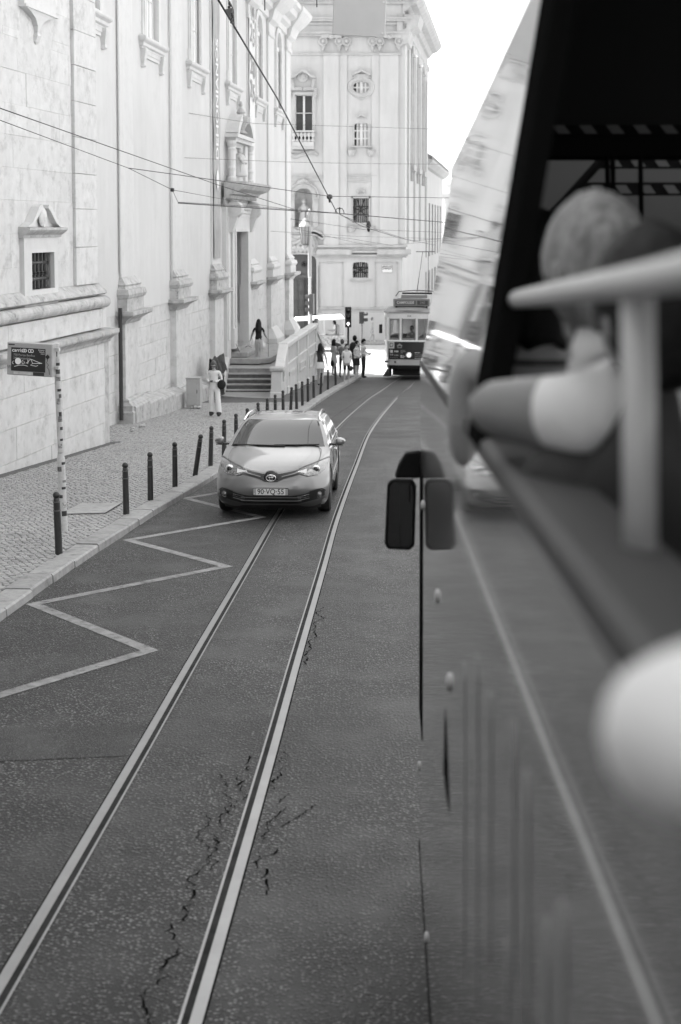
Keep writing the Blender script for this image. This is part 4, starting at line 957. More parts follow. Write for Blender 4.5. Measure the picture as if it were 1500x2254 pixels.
def ring_on(x, z, r, m=M_white, w=.0045):
    b = MB(BX); n = 18; b.loft([[(x+rr*math.cos(2*math.pi*i/n), -.068, z+rr*math.sin(2*math.pi*i/n)) for i in range(n)] for rr in (r-w, r+w)], True, False); b.build('emblem', m, cs, fix=False)
ring_on(-.085,.118,.020); ring_on(-.062,.118,.020); ring_on(.005,.118,.021); ring_on(.04,.118,.021)
MB(BX).lathe([(.001,-.07),(.045,-.07),(.045,-.066),(.001,-.066)], (-.165,0,-.03), 16, 'y').build('round_sticker', M_white, cs)
gr = [[(-.235,-.03),(-.25,-.055),(-.235,-.075)],[(-.09,-.01),(-.11,-.035),(-.10,-.065),(-.075,-.06),(-.07,-.035),(-.085,-.035)],[(-.05,-.05),(-.02,-.045),(0,-.01),(.03,.005),(.17,-.04),(.19,-.042),(.05,-.05),(.02,-.075),(.10,-.085),(.13,-.075)],[(-.02,-.0),(-.02,-.06)],[(.03,0),(.05,-.05),(.16,-.045)],[(-.22,-.105),(-.15,-.085),(-.08,-.08),(-.02,-.092)]]
b = MB(BX)
for p in gr: b.tube([(x,-.068,z) for x, z in p], .0035, 5)
b.build('graffiti', M_white, cs)
b = MB(BX); b.tube([(.26,-.064,.03),(.27,-.064,.0),(.255,-.064,-.03),(.285,-.064,-.06),(.26,-.064,-.09),(.29,-.064,-.12),(.30,-.064,-.19)], .004, 5); b.build('graffiti', M_iron, cs)
MB(BX).box(-.325,-.27,-.067,-.060,-.135,-.09).build('label_sticker', M_sticker, cs); MB(BX).box(-.31,-.22,-.067,-.060,.185,.20).build('label_sticker', M_iron, cs); MB(BX).box(-.23,.05,-.067,-.060,-.21,-.175).build('label_sticker', M_pole, cs); MB(BX).box(.06,.22,-.067,-.060,-.215,-.17).build('label_sticker', M_iron, cs)
MB(BX).prism([(.235,-.068,.05),(.27,-.068,.085),(.30,-.068,.05),(.27,-.068,.015)], (0,.006,0)).build('warning_diamond', M_panel, cs)
for z in (-.1, .15): MB(BX).box(.33,.40,.0,.05,z-.02,z+.02).build('clamp', M_pipe, bs)
# ---------------- street lamp with lantern
lx, ly = -1.62, 75.0; zl = road(ly)
lp = thing('street_lamp', 'tall street lamp with a glazed lantern before the far church', 'lamp', (lx, ly, zl))
M_lampp = mat('pale lamp paint', .55, .4); M_lampd = mat('dark lamp paint', .08, .4)
MB().lathe([(.14,-.2),(.14,.5),(.09,.6),(.075,4.4),(.10,4.45),(.075,4.5)], n=10).build('lower_post', M_lampp, lp, auto=40)
MB().lathe([(.10,4.5),(.10,7.7),(.13,7.75),(.13,7.9),(.05,8.0),(.02,8.1)], n=10).build('upper_post', M_box, lp, auto=40)
MB().tube([(0,0,7.75),(-.12,-.05,8.0),(-.22,-.05,7.9),(-.24,-.05,7.6)], .03, 6).build('bracket', M_lampd, lp)
b = MB(); b.lathe([(.02,7.55),(.10,7.5),(.13,7.42),(.30,7.20),(.34,7.12),(.02,7.12)], (-.24,-.05,0), 8); b.build('lantern_cap', M_box, lp)
b = MB(); b.lathe([(.29,7.11),(.27,6.9),(.17,6.2),(.10,6.0),(.02,5.95)], (-.24,-.05,0), 8); b.build('lantern_glass', mat('lantern glass', .30, .1), lp)
b = MB()
for i in range(8): a = 2*math.pi*i/8; b.tube([(-.24+.31*math.cos(a),-.05+.31*math.sin(a),7.12),(-.24+.18*math.cos(a),-.05+.18*math.sin(a),6.2)], .018, 4)
b.lathe([(.16,6.2),(.19,6.22),(.19,6.16),(.16,6.14)], (-.24,-.05,0), 8); b.build('lantern_bars', M_lampd, lp)
# ---------------- traffic lights
M_tl = mat('black signal housing', .02, .4); M_lens = mat('unlit signal lens', .015, .15); M_lit = mat('lit white arrow', .8, .5, emit=1.0); M_tlg = mat('grey signal back', .20, .45)
def signal(name, label, x, y, zpole, rot, m=M_tl, lit=True, polem=M_tl, r=.05, n=3):
    t = thing(name, label, 'traffic light', (x, y, road(y)+.08), (0,0,rot), 'traffic lights at the square')
    MB().lathe([(r,-.1),(r,zpole)], n=10).build('pole', polem, t, auto=40)
    MB().box(-.15,.15,-.1,.12,zpole-.02,zpole+.32*n).build('housing', m, t, bevel=.02)
    for k in range(n):
        zc_ = zpole+.16+.32*k-.01
        q = MB().lathe([(.001,-.102),(.11,-.102),(.11,-.115),(.001,-.125)], (0,0,zc_), 16, 'y').build('lens', M_lens, t)
        b = MB(); nn = 12
        b.loft([[(rr*math.cos(R(-20+220*i/nn)), yv, zc_+rr*math.sin(R(-20+220*i/nn))) for i in range(nn+1)] for rr, yv in ((.125,-.1),(.135,-.30))], False, False); b.build('visor', m, t, fix=False)
    if lit:
        zc_ = zpole+.15
        MB().prism([(x_,-.128,zc_+z_) for x_, z_ in ((-.02,-.09),(.02,-.09),(.02,.02),(.06,-.02),(.085,.0),(0,.095),(-.085,.0),(-.06,-.02),(-.02,.02))], (0,-.004,0)).build('lit_arrow', M_lit, t)
    return t
signal('traffic_light', 'black traffic light with a lit white arrow above the waiting people', .37, 68.0, 2.25, .0)
signal('traffic_light', 'black traffic light turned sideways right of the lit one', 1.16, 77.0, 1.8, R(75), polem=M_sticker, lit=False, n=2)
t = signal('traffic_light', 'grey traffic light seen from behind at the end of the balustrade', -1.42, 69.5, 2.8, R(-100), M_tlg, False, M_pipe)
MB().box(-.32,-.02,.12,.3,1.95,2.55).build('control_box', M_tlg, t, bevel=.03)
# ---------------- overhead wires
M_wire = mat('black wire', .015, .5)
def wire(name, label, pts, r, cat='wire', sag=0):
    P = []
    for (a, c) in zip(pts, pts[1:]):
        a, c = Vector(a), Vector(c); n = max(2, int((c-a).length/2))
        for i in range(n): t = i/n; P.append(a.lerp(c, t)-Vector((0,0,sag*4*t*(1-t))))
    P.append(Vector(pts[-1])); return tag(MB().tube(P, r, 6).build(name, M_wire, smooth=True), label, cat)
wire('contact_wire', 'thick tram contact wire dropping diagonally from the top of the picture', [at(468,-22,13.2), at(610,215,18.5), at(742,468,31.5), at(795,497,40), at(880,524,52), at(960,540,66)], .011)
wire('span_wire', 'upper dark wire sloping across the church from the left edge', [at(-20,231,21), at(480,407,33), at(665,466,38)], .008)
wire('span_wire', 'thin lower wire sloping from the left edge to a ring', [at(-20,257,21), at(283,370,28), at(380,418,29), at(393,447,30)], .006)
wire('span_wire', 'dark wire from the ring to the round insulator', [at(283,370,28), at(393,385,30), at(725,432,34), at(1010,436,40)], .008)
wire('span_wire', 'double span wire carrying the arched hanger', [at(393,447,30), at(560,458,33), at(748,470,36), at(985,490,42)], .012)
wire('span_wire', 'fine companion of the double span wire', [at(393,445,30), at(560,455,33), at(660,462,35), at(975,489,42)], .006)
wire('span_wire', 'thin guy wire tied above the portal niche', [at(397,246,46), at(470,258,50), at(560,272,54), at(1010,286,60)], .007)
wire('span_wire', 'thin guy wire crossing the street below the niche', [at(397,347,46), at(640,357,54), at(790,360,58), at(1015,362,64)], .007)
wire('span_wire', 'thin wire from the ring towards the statue niche', [at(380,418,29), at(500,440,33), at(650,463,37)], .005)
wire('span_wire', 'thin low wire in front of the grilled window', [at(640,482,45), at(800,505,52), at(990,512,60)], .007)
wire('span_wire', 'thin wire falling from the arched hanger to the tram', [at(750,473,36), at(830,505,44), at(905,530,52), at(985,525,56)], .007)
wire('span_wire', 'slack wire sloping up right above the tram', [at(640,515,48), at(770,525,55), at(860,540,60), at(990,528,70)], .007)
wire('span_wire', 'lowest thin wire level with the lantern', [at(597,509,62), at(780,520,66), at(985,526,72)], .006)
wire('span_wire', 'fine wire passing behind the lantern', [at(650,503,56), at(760,529,60), at(830,543,62)], .006)
M_ins = mat('dark insulator', .03, .35)
def blob(name, label, c, prof, cat='insulator'):
    return tag(MB().lathe(prof, c, 10).build(name, M_ins, smooth=True), label, cat)
blob('insulator', 'round insulator where two wires cross before the far church', at(726,433,34), [(.02,-.14),(.03,-.06),(.07,-.04),(.07,.03),(.04,.05),(.02,.06)])
blob('insulator', 'small ring insulator on the thin wire over the church wall', at(380,418,29), [(.01,-.04),(.04,-.03),(.04,.03),(.01,.04)])
blob('insulator', 'small insulator below the grilled window', at(812,497,52), [(.03,-.22),(.06,-.16),(.06,-.06),(.10,.0),(.06,.14),(.02,.18)])
hg = at(748,470,36); b = MB()
for sg in (-1, 1): b.tube([hg+Vector((0,0,.12)), hg+Vector((sg*.06,0,.13)), hg+Vector((sg*.10,0,.07)), hg+Vector((sg*.115,0,.0))], .012, 6)
b.sph(hg+Vector((0,0,.13)), .03, 8, 6); b.tube([hg+Vector((0,0,.13)), hg+Vector((0,0,.0))], .015, 6); tag(b.build('wire_hanger', M_ins), 'arched wire hanger on the double span wire', 'hanger')
# section insulator with its dark bobbins at the top of the contact wire
si = thing('section_insulator', 'dark cluster of bobbins and a grey plate hanging on the contact wire', 'insulator', at(500,40,14.6), world=True)
p0, p1 = at(470,-25,13.25), at(516,64,15.0)
MB().prism([at(495,21,14.2), at(512,17,14.2), at(514,58,15.0), at(505,42,14.6)], (0,.02,0)).build('plate', M_tlg, si)
b = MB(); rg = random.Random(4)
for i in range(16): t = i/15; c = at(498+14*t+rg.uniform(-6,4), -16+62*t+rg.uniform(-6,6), 14.4); b.sph(c, rg.uniform(.010,.017), 7, 5)
b.build('bobbins', M_ins, si); MB().tube([at(492,-20,13.8), at(509,10,14.3), at(514,22,14.4), at(516,62,15.0)], .006, 6).build('cable', M_wire, si)
# hanging panel, seen from the back, on a cross wire above the frame
hs_ = thing('hanging_sign', 'grey back of a sign panel hanging over the street at the top', 'sign', at(790,20,28), world=True)
PM = Matrix.Translation((.38, 28, 7.86)) @ Matrix.Rotation(R(2.2), 4, 'Y') @ Matrix.Rotation(R(6), 4, 'Z')
pn = MB(PM); pn.box(-.515,.515,-.015,.015,-.70,.70); pn.build('panel', mat('grey sign back', .38, .5, var=.04, vs=2), hs_, bevel=.01)
for x, z in ((.46,-.62),(.46,-.02),(.27,.05),(-.46,.5)): MB(PM).lathe([(.001,-.03),(.02,-.03),(.02,-.016),(.001,-.016)], (x,0,z), 8, 'y').build('bolt', M_pipe, hs_)
for x in (-.35, .35): MB(PM).tube([(x,.02,.5),(x,.02,2.2)], .02, 6).build('hanger_rod', M_iron, hs_)
MB().tube([(-6.2,28.3,10.3),(0,28,10.05),(6.8,27.8,10.4)], .012, 6).build('cross_wire', M_wire, hs_)
for i, (u, v) in enumerate(((583.5,23),(698,16),(1059,22))):
    p = at(u, v, 20+2*i); tag(MB().tube([p, p+Vector((-.01,0,1.6))], .009, 6).build('wire_dropper', M_wire), ['thin dark dropper ending over the arched church window', 'thin dark dropper ending over the far church cornice', 'thin dark dropper hanging alone in the white sky'][i], 'wire')
# ================================================================ CAR
M_car = mat('silver grey car paint', .17, .28, metal=.55, coat=1.0, spec=.5)
M_cglass = mat('tinted car glass', .015, .03, spec=.55)
M_rubber = mat('tyre rubber', .02, .8, bump=.2, bs=80); M_blackp = mat('black trim plastic', .014, .35); M_chrome = mat('chrome', .75, .12, metal=1)
M_lensc = mat('headlamp lens', .11, .08, metal=.4, spec=.8, coat=1, var=.75, vs=26); M_hl = mat('headlamp reflector', .6, .3)
M_plate = mat('number plate white', .62, .4)
car = thing('car', 'silver estate car with number plate 90-VQ-55 driving towards the bus', 'car', (-1.05, 21.15, road(21.15)+.004), (-.0597, 0, R(-2.2)))
CT = [(.17,.14,.80,4.40,.30),(.24,.06,.85,4.50,.33),(.34,.015,.872,4.55,.36),(.45,.0,.88,4.58,.38),(.56,.03,.88,4.59,.40),(.66,.09,.878,4.57,.43),(.72,.16,.872,4.55,.46),(.77,.27,.868,4.54,.46),(.83,.47,.862,4.53,.42),(.89,.78,.855,4.52,.34),(.935,1.02,.845,4.51,.26),(.965,1.14,.830,4.50,.22),
      (1.0,1.22,.808,4.48,.20),(1.08,1.40,.785,4.44,.19),(1.16,1.58,.755,4.38,.18),(1.24,1.76,.722,4.30,.17),(1.31,1.93,.690,4.22,.16),(1.365,2.08,.655,4.14,.15),(1.40,2.2,.615,4.06,.14),(1.43,2.36,.55,3.96,.12),(1.455,2.62,.45,3.8,.1),(1.468,3.0,.25,3.5,.05)]
def cl(z, k):
    return interp([(r[0], r[k]) for r in CT], z)
NF, NS, NR = 24, 30, 10
def outline(r):
    z, yf, W, yr, sw = r; P = []
    for i in range(NF+1): t = -1+2*i/NF; P.append((W*t*(1-.02*abs(t)**8), yf+sw*abs(t)**4, z))
    y0, y1 = yf+sw, yr-.28
    for i in range(1, NS): t = i/NS; P.append((W*(.98+.02*min(1, t*5)), y0+(y1-y0)*t, z))
    for i in range(NR+1): a = math.pi/2*(-1)+math.pi*i/NR; P.append((W*math.cos(a+math.pi/2) if False else W*math.sin(math.pi/2-math.pi*i/NR), yr-.28+.28*math.cos(math.pi/2-math.pi*i/NR)**.6 if 0 < i < NR else y1, z))
    for i in range(NS-1, 0, -1): t = i/NS; P.append((-W*(.98+.02*min(1, t*5)), y0+(y1-y0)*t, z))
    return P
CT = [(z if z < .965 else .965+(z-.965)*.82,)+tuple(r) for z, *r in CT]
rings = [outline(r) for r in CT]; n = len(rings[0]); groups = {'body': MB(), 'windscreen': MB(), 'rear_window': MB()}
for k in ('lf', 'lr', 'rf', 'rr'): groups['side_'+k] = MB()
def which(k, i):
    zc = (CT[k][0]+CT[k+1][0])/2; c = [sum(rings[a][b][q] for a in (k, k+1) for b in (i, (i+1) % n))/4 for q in range(3)]
    if zc < .75:
        for wy in (.92, 3.52):
            if abs(c[0]) > .7 and math.hypot(c[1]-wy, zc-.33) < .37: return None
    if .965 < zc < 1.322:
        if i < NF:
            if 1 <= i < NF-1: return 'windscreen'
        elif NF+NS <= i < NF+NS+NR and .985 < zc < 1.265: return 'rear_window' if NF+NS+1 <= i < NF+NS+NR-1 else 'body'
        elif .985 < zc < 1.30:
            j = i-NF if i < NF+NS else n-1-i; sd = 'r' if c[0] > 0 else 'l'
            ym = c[1]
            lo = 1.62+(zc-1.0)*1.1
            if ym < lo-.05 or ym > 4.0-(zc-1)*.5 or abs(ym-2.75) < .07: return 'body'
            return 'side_'+sd+('f' if ym < 2.75 else 'r')
    return 'body'
for k in range(len(rings)-1):
    for i in range(n):
        g = which(k, i)
        if g: groups[g].add([rings[k][i], rings[k][(i+1) % n], rings[k+1][(i+1) % n], rings[k+1][i]], [(0,1,2,3)])
groups['body'].add(rings[-1], [tuple(range(n))])
def weld(b, name, m, par, ang=28):
    me = b.mesh(name, m, True, False); bm = bmesh.new(); bm.from_mesh(me); bmesh.ops.remove_doubles(bm, verts=bm.verts, dist=.0005); bmesh.ops.recalc_face_normals(bm, faces=bm.faces); bm.to_mesh(me); bm.free(); return obj(name, me, par, ang)
body = weld(groups['body'], 'body', M_car, car, 32)
weld(groups['windscreen'], 'windscreen', M_cglass, car, 60); weld(groups['rear_window'], 'rear_window', M_cglass, car, 60)
for k in ('lf', 'lr', 'rf', 'rr'): weld(groups['side_'+k], 'side_window', M_cglass, car, 60)
MB().box(-.76,.76,.75,4.2,.16,.60).build('underbody', M_blackp, car)
# patches that follow the curve of the nose
def ynose(x, z): return cl(z,1)+cl(z,4)*min(1, abs(x)/cl(z,2))**4
def patch(xs, top, bot, off, nz=4):
    b = MB(); b.grid(lambda u, v: (lambda x: (lambda z: (x, ynose(x, z)-off, z))(bot(x)+(top(x)-bot(x))*v))(xs[0]+(xs[1]-xs[0])*u), 20, nz); return b
lin = lambda pts: (lambda x: interp(sorted(pts), x))
def rim_patch(xs, top, bot, off, name, m, par, nz=4): return patch(xs, top, bot, off, nz).build(name, m, par, smooth=True, fix=False)
ax = lambda f: (lambda x: f(abs(x)))
gr_t = ax(lin([(0,.672),(.13,.668),(.3,.70),(.52,.752),(.60,.77)])); gr_b = ax(lin([(0,.548),(.10,.55),(.17,.59),(.35,.64),(.55,.70),(.60,.72)]))
ug = rim_patch((-.46,.46), gr_t, gr_b, .012, 'upper_grille', M_blackp, car)
rim_patch((-.44,.44), lambda x: gr_t(x)+.012, lambda x: gr_t(x)-.006, .016, 'chrome_strip', M_tlg, ug, 1)
for s in (-1, 1): rim_patch((s*.16,s*.46), lambda x: gr_b(x)*.55+gr_t(x)*.45+.006, lambda x: gr_b(x)*.55+gr_t(x)*.45-.008, .018, 'grille_bar', M_tlg, ug, 1)
for s in (-1, 1):
    t_ = ax(lin([(.36,.70),(.5,.755),(.65,.795),(.80,.835),(.845,.84)])); b_ = ax(lin([(.36,.69),(.46,.655),(.55,.625),(.70,.64),(.80,.70),(.845,.80)]))
    h = rim_patch((s*.37,s*.842), t_, b_, .014, 'headlight', M_lensc, car, 5); h['label'] = 'clear headlight with a bright inner lamp'
    rim_patch((s*.37,s*.86), lambda x: t_(x)+.012, lambda x: t_(x)-.004, .016, 'lid_line', M_blackp, h, 1)
    q = lambda x: .5*(t_(x)+b_(x))
    rim_patch((s*.40,s*.53), lambda x: q(x)+.03*(abs(x)-.38)/.15, lambda x: q(x)-.03*(abs(x)-.38)/.15, .018, 'inner_lamp', M_hl, h, 2)
    x0, z0 = s*.66, .715; y0 = ynose(x0, z0)
    MB().lathe([(.001,-.030),(.03,-.028),(.05,-.015),(.062,-.02),(.066,.01),(.001,.02)], (x0,y0,z0), 16, 'y').build('projector', M_chrome, h, smooth=True)
    MB().lathe([(.001,-.036),(.036,-.030),(.04,-.02),(.001,-.0)], (x0,y0,z0), 14, 'y').build('projector_lens', M_cglass, h, smooth=True)
em = MB(); y0 = ynose(0,.605)-.045
def ell(cx, cz, a, c, w, b): 
    N_ = 22; b.loft([[(cx+aa*math.cos(2*math.pi*i/N_), yy, cz+cc*math.sin(2*math.pi*i/N_)) for i in range(N_)] for aa, cc, yy in ((a-w,c-w,y0),(a-w*.5,c-w*.5,y0-.012),(a,c,y0))], True, False)
ell(0,.608,.078,.054,.012,em); ell(0,.608,.024,.050,.010,em); ell(0,.628,.052,.019,.009,em); em.build('emblem', M_chrome, car, smooth=True, fix=False)
MB().lathe([(.001,-.02),(.105,-.016),(.115,.03),(.001,.05)], (0,y0+.032,.605), 22, 'y').build('emblem_seat', M_blackp, car, smooth=True)
# lower intake with bars, fog lamps, lip
lt = ax(lin([(0,.33),(.28,.335),(.48,.36),(.66,.41),(.76,.425),(.80,.40)])); lb_ = ax(lin([(0,.215),(.40,.215),(.50,.235),(.62,.262),(.74,.285),(.80,.33)]))
lg = rim_patch((-.80,.80), lt, lb_, .012, 'lower_grille', M_blackp, car)
for k in range(4):
    z = .235+.026*k; rim_patch((-.46,.46), lambda x: z+.006, lambda x: z-.006, .020, 'grille_bar', M_tlg if k % 2 else M_blackp, lg, 1)
for s in (-1,1):
    for k in range(3): rim_patch((s*.40,s*.58), lambda x: .262+.03*k+(abs(x)-.4)*.22+.009, lambda x: .262+.03*k+(abs(x)-.4)*.22-.004, .024, 'grille_fin', M_chrome if k else M_tlg, lg, 1)
    x0, z0 = s*.715, .345; y0 = ynose(x0,z0)-.012
    fl = MB().lathe([(.001,-.02),(.034,-.016),(.042,-.002),(.046,-.012),(.05,.01),(.001,.02)], (x0,y0,z0), 16, 'y').build('fog_lamp', M_lensc, car, smooth=True)
    rim_patch((s*.58,s*.815), lambda x: lt(x)+.016, lambda x: lt(x)-.002, .02, 'fog_trim', M_blackp, lg, 1)
lp_t = ax(lin([(0,.212),(.42,.212),(.52,.188),(.62,.20),(.76,.255),(.82,.30)])); lp_b = ax(lin([(0,.188),(.42,.186),(.54,.150),(.66,.165),(.78,.215),(.82,.265)]))
rim_patch((-.82,.82), lp_t, lp_b, .022, 'bumper_blade', M_car, car)
rim_patch((-.74,.74), lambda x: lp_b(x), lambda x: .12, .006, 'lower_valance', M_blackp, car)
# plate
yp = ynose(0,.40)-.02; pl = MB().box(-.268,.268,yp-.008,yp+.02,.345,.462).build('number_plate', M_blackp, car)
MB().box(-.222,.222,yp-.012,yp-.008,.356,.452).build('plate_field', M_plate, pl); MB().box(-.262,-.224,yp-.011,yp-.008,.356,.452).build('country_strip', M_ink, pl); MB().box(.224,.262,yp-.011,yp-.008,.356,.452).build('date_strip', M_ink, pl)
text_mb('90·VQ·55', .112, Matrix(((1,0,0,0),(0,0,-1,yp-.014),(0,1,0,.403),(0,0,0,1))), .0012, 0, 'CENTER', .92).build('lettering', M_blackp, pl, fix=False)
text_mb('P', .03, Matrix(((1,0,0,-.243),(0,0,-1,yp-.014),(0,1,0,.37),(0,0,0,1))), 0).build('lettering', M_white, pl, fix=False)
# wheels
for wy in (.92, 3.52):
    for s in (-1, 1):
        wh = MB().lathe([(.20,-.10),(.29,-.105),(.318,-.08),(.322,0),(.318,.08),(.29,.105),(.20,.10)], (s*.765,wy,.318), 26, 'x').build('tyre', M_rubber, car, auto=40)
        b = MB(); b.lathe([(.20,-.095),(.205,.095),(.19,.09),(.18,.03),(.05,.03),(.02,.05)], (s*.765,wy,.318), 26, 'x') if s > 0 else b.lathe([(.205,-.095),(.19,-.09),(.18,-.03),(.05,-.03),(.02,-.05),(.02,.0)], (s*.765,wy,.318), 26, 'x')
        for k in range(5):
            a = 2*math.pi*k/5; b.tube([(s*.825,wy+.04*math.cos(a),.318+.04*math.sin(a)),(s*.84,wy+.195*math.cos(a),.318+.195*math.sin(a))], [.035,.025], 6)
        b.build('rim', M_pipe, wh, auto=40)
        b = MB(); N_ = 18
        b.loft([[(s*(.876 if rr < .4 else .868), wy+rr*math.cos(math.pi*i/N_), .33+rr*math.sin(math.pi*i/N_)) for i in range(N_+1)] for rr in (.335,.40)], False, False); b.build('arch_trim', M_blackp, car, fix=False)
# mirrors, wipers, rails, handles, seams
for s in (-1, 1):
    b = MB(); b.loft([[(s*x,y,z) for x, y, z in r_] for r_ in ([(.905,1.60,.985),(.905,1.70,.985),(.905,1.70,1.06),(.905,1.60,1.05)],[(.93,1.56,.97),(.93,1.72,.97),(.93,1.72,1.085),(.93,1.56,1.07)],[(.99,1.58,.968),(.99,1.73,.968),(.99,1.73,1.075),(.99,1.58,1.055)],[(1.045,1.66,.98),(1.045,1.75,.98),(1.045,1.75,1.05),(1.045,1.66,1.04)],[(1.065,1.70,.995),(1.065,1.75,.995),(1.065,1.75,1.03),(1.065,1.70,1.03)])], True, True)
    mr_ = b.build('mirror', M_car, car, bevel=.012, auto=50)
    MB().box(s*.80 if s > 0 else -.92, .92 if s > 0 else s*.80, 1.60, 1.66, .955, .985).build('stalk', M_blackp, mr_)
    MB().box(min(s*.91,s*1.03),max(s*.91,s*1.03),1.60,1.72,.955,.967).build('lower_shell', M_blackp, mr_)
    MB().box(min(s*1.0,s*1.05),max(s*1.0,s*1.05),1.60,1.64,1.02,1.035).build('indicator', M_lensc, mr_)
    MB().tube([(s*.63,2.12,1.315),(s*.605,2.3,1.375),(s*.60,2.6,1.405),(s*.59,3.4,1.40),(s*.60,3.9,1.36),(s*.60,4.0,1.32)], .017, 8).build('roof_rail', M_chrome, car, smooth=True)
    for y in (2.55, 3.45): MB().box(s*.872-.012, s*.872+.018, y-.10, y+.10, .80, .83).build('door_handle', M_chrome, car, bevel=.006)
    for y in (1.7, 2.75, 3.75): MB().box(s*.876-.004, s*.876+.004, y-.004, y+.004, .28, .93).build('door_seam', M_blackp, car)
    MB().tube([(s*.70,.52,.838),(s*.715,.8,.893),(s*.705,1.05,.942),(s*.66,1.2,.962)], .005, 5).build('bonnet_seam', M_blackp, body)
    MB().tube([(s*.845,1.5,.966),(s*.842,2.7,.972),(s*.835,3.9,.975)], .008, 6).build('belt_trim', M_blackp, car)
MB().tube([(-.72,1.30,.99),(-.3,1.19,.992),(.12,1.165,.985)], .012, 6).build('wiper', M_blackp, car); MB().tube([(-.05,1.20,.995),(.3,1.2,.998),(.66,1.27,1.0)], .012, 6).build('wiper', M_blackp, car)
rim = lambda x: 0
# ================================================================ TRAM
M_tw = mat('tram cream paint', .80, .35, coat=.6, var=.05, vs=2); M_ty = mat('tram body paint', .50, .35, coat=.6, var=.06, vs=2); M_tr = mat('tram roof grey', .24, .6, var=.12, vs=3)
M_ad = mat('black advertising film', .010, .3); M_tglass = mat('tram glass', .06, .05, spec=.8, alpha=.35); M_under = mat('tram running gear', .012, .7); M_adw = mat('advert white print', .55, .5); M_adg = mat('advert grey print', .22, .5)
TY = 63.6; TX = interp(RAIL, TY)+.45
tram = thing('tram', 'old tram with destination CAMPOLIDE coming up the street', 'tram', (TX, TY, road(TY)), (-.045, 0, R(-6.2)))
def plan(z, w=1.0, f=0.0, wid=1.19):
    P = [(0,f),(.5,.02+f),(.86,.09+f),(.95,.20+f),(1.10,.9),(wid,1.5),(wid,6.9),(1.10,7.5),(.95,8.2-f),(.5,8.38-f),(0,8.4-f)]
    P = [(x*w, y) for x, y in P]; return [(x, y, z) for x, y in P]+[(-x, y, z) for x, y in P[-2:0:-1]]
MB().loft([plan(.62,.93,.06),plan(.66,.97,.02),plan(.92,.98,.01),plan(1.30,.985),plan(1.70,1.0),plan(1.74,1.01)], True, True).build('lower_body', M_ty, tram, auto=30)
MB().loft([plan(1.70,1.02,-.02),plan(1.72,1.03,-.03),plan(1.76,1.03,-.03),plan(1.78,1.0,.0)], True, True).build('waist_rail', M_tw, tram)
MB().loft([plan(2.74,1.0),plan(2.96,1.02,-.02),plan(3.0,1.03,-.03)], True, True).build('fascia', M_tw, tram)
MB().loft([plan(3.0,1.05,-.06),plan(3.04,1.05,-.06),plan(3.14,.97,.05),plan(3.24,.86,.25),plan(3.33,.66,.6),plan(3.37,.4,1.1)], True, True).build('roof', M_tr, tram, auto=30)
for s in (-1,1): MB().tube([(s*1.0,.25,3.06),(s*.5,.02,3.10),(0,-.05,3.11)], .025, 6).build('gutter', M_tr, tram)
# front posts and windows
for x, wv in ((-.925,.06),(-.36,.05),(.36,.05),(.925,.06)):
    y = .02+.09*(abs(x)/.86)**2; MB().box(x-wv,x+wv,y-.01,y+.10,1.74,2.78).build('front_post', M_tw, tram, bevel=.01)
def arch_win(x0, x1, z0, z1, y0, y1, name='front_window'):
    b = MB(); n_ = 8
    top = [(x0+(x1-x0)*i/n_, z1-.09*(2*i/n_-1)**2) for i in range(n_+1)]
    for i in range(n_): 
        (a, za), (c, zc) = top[i], top[i+1]; ya, yc = y0+(y1-y0)*i/n_, y0+(y1-y0)*(i+1)/n_
        b.hexa([(a,ya-.02,za-.05),(c,yc-.02,zc-.05),(c,yc+.04,zc-.05),(a,ya+.04,za-.05),(a,ya-.02,z1+.06),(c,yc-.02,z1+.06),(c,yc+.04,z1+.06),(a,ya+.04,z1+.06)])
    for xx, yy in ((x0,y0),(x1,y1)): b.box(min(xx,xx+.045*(1 if xx == x0 else -1)), max(xx,xx+.045*(1 if xx == x0 else -1)), yy-.02, yy+.04, z0, z1)
    b.hexa([(x0,y0-.02,z0),(x1,y1-.02,z0),(x1,y1+.04,z0),(x0,y0+.04,z0),(x0,y0-.02,z0+.09),(x1,y1-.02,z0+.09),(x1,y1+.04,z0+.09),(x0,y0+.04,z0+.09)])
    w_ = b.build(name, M_tlg, tram); MB().add([(x0,y0+.01,z0),(x1,y1+.01,z0),(x1,y1+.01,z1),(x0,y0+.01,z1)], [(0,1,2,3)]).build('pane', M_tglass, w_, fix=False)
arch_win(-.87,-.41,1.78,2.74,.11,.05); arch_win(-.31,.31,1.78,2.74,.03,.03); arch_win(.41,.87,1.78,2.74,.05,.11)
for s in (-1,1):
    for k in range(7):
        y0 = 1.45+.79*k; xx = s*1.17; MB().box(min(xx,xx-s*.06),max(xx,xx-s*.06),y0-.05,y0+.05,1.74,2.78).build('side_post', M_tw, tram)
        if k < 6:
            w_ = MB().box(min(xx,xx-s*.04),max(xx,xx-s*.04),y0+.05,y0+.74,2.66,2.76).build('side_window', M_tlg, tram); MB().box(min(xx-s*.02,xx-s*.03),max(xx-s*.02,xx-s*.03),y0+.05,y0+.74,1.76,2.68).build('pane', M_tglass, w_)
    MB().hexa([(s*.93,.18,1.74),(s*.99,.18,1.74),(s*1.14,1.45,1.74),(s*1.08,1.45,1.74),(s*.93,.18,1.80),(s*.99,.18,1.80),(s*1.14,1.45,1.80),(s*1.08,1.45,1.80)]).build('door_sill', M_tw, tram)
    MB().hexa([(s*.95,.3,1.0),(s*1.0,.3,1.0),(s*1.13,1.4,1.0),(s*1.08,1.4,1.0),(s*.95,.3,2.78),(s*1.0,.3,2.78),(s*1.13,1.4,2.78),(s*1.08,1.4,2.78)]).build('folding_door', M_tw, tram)
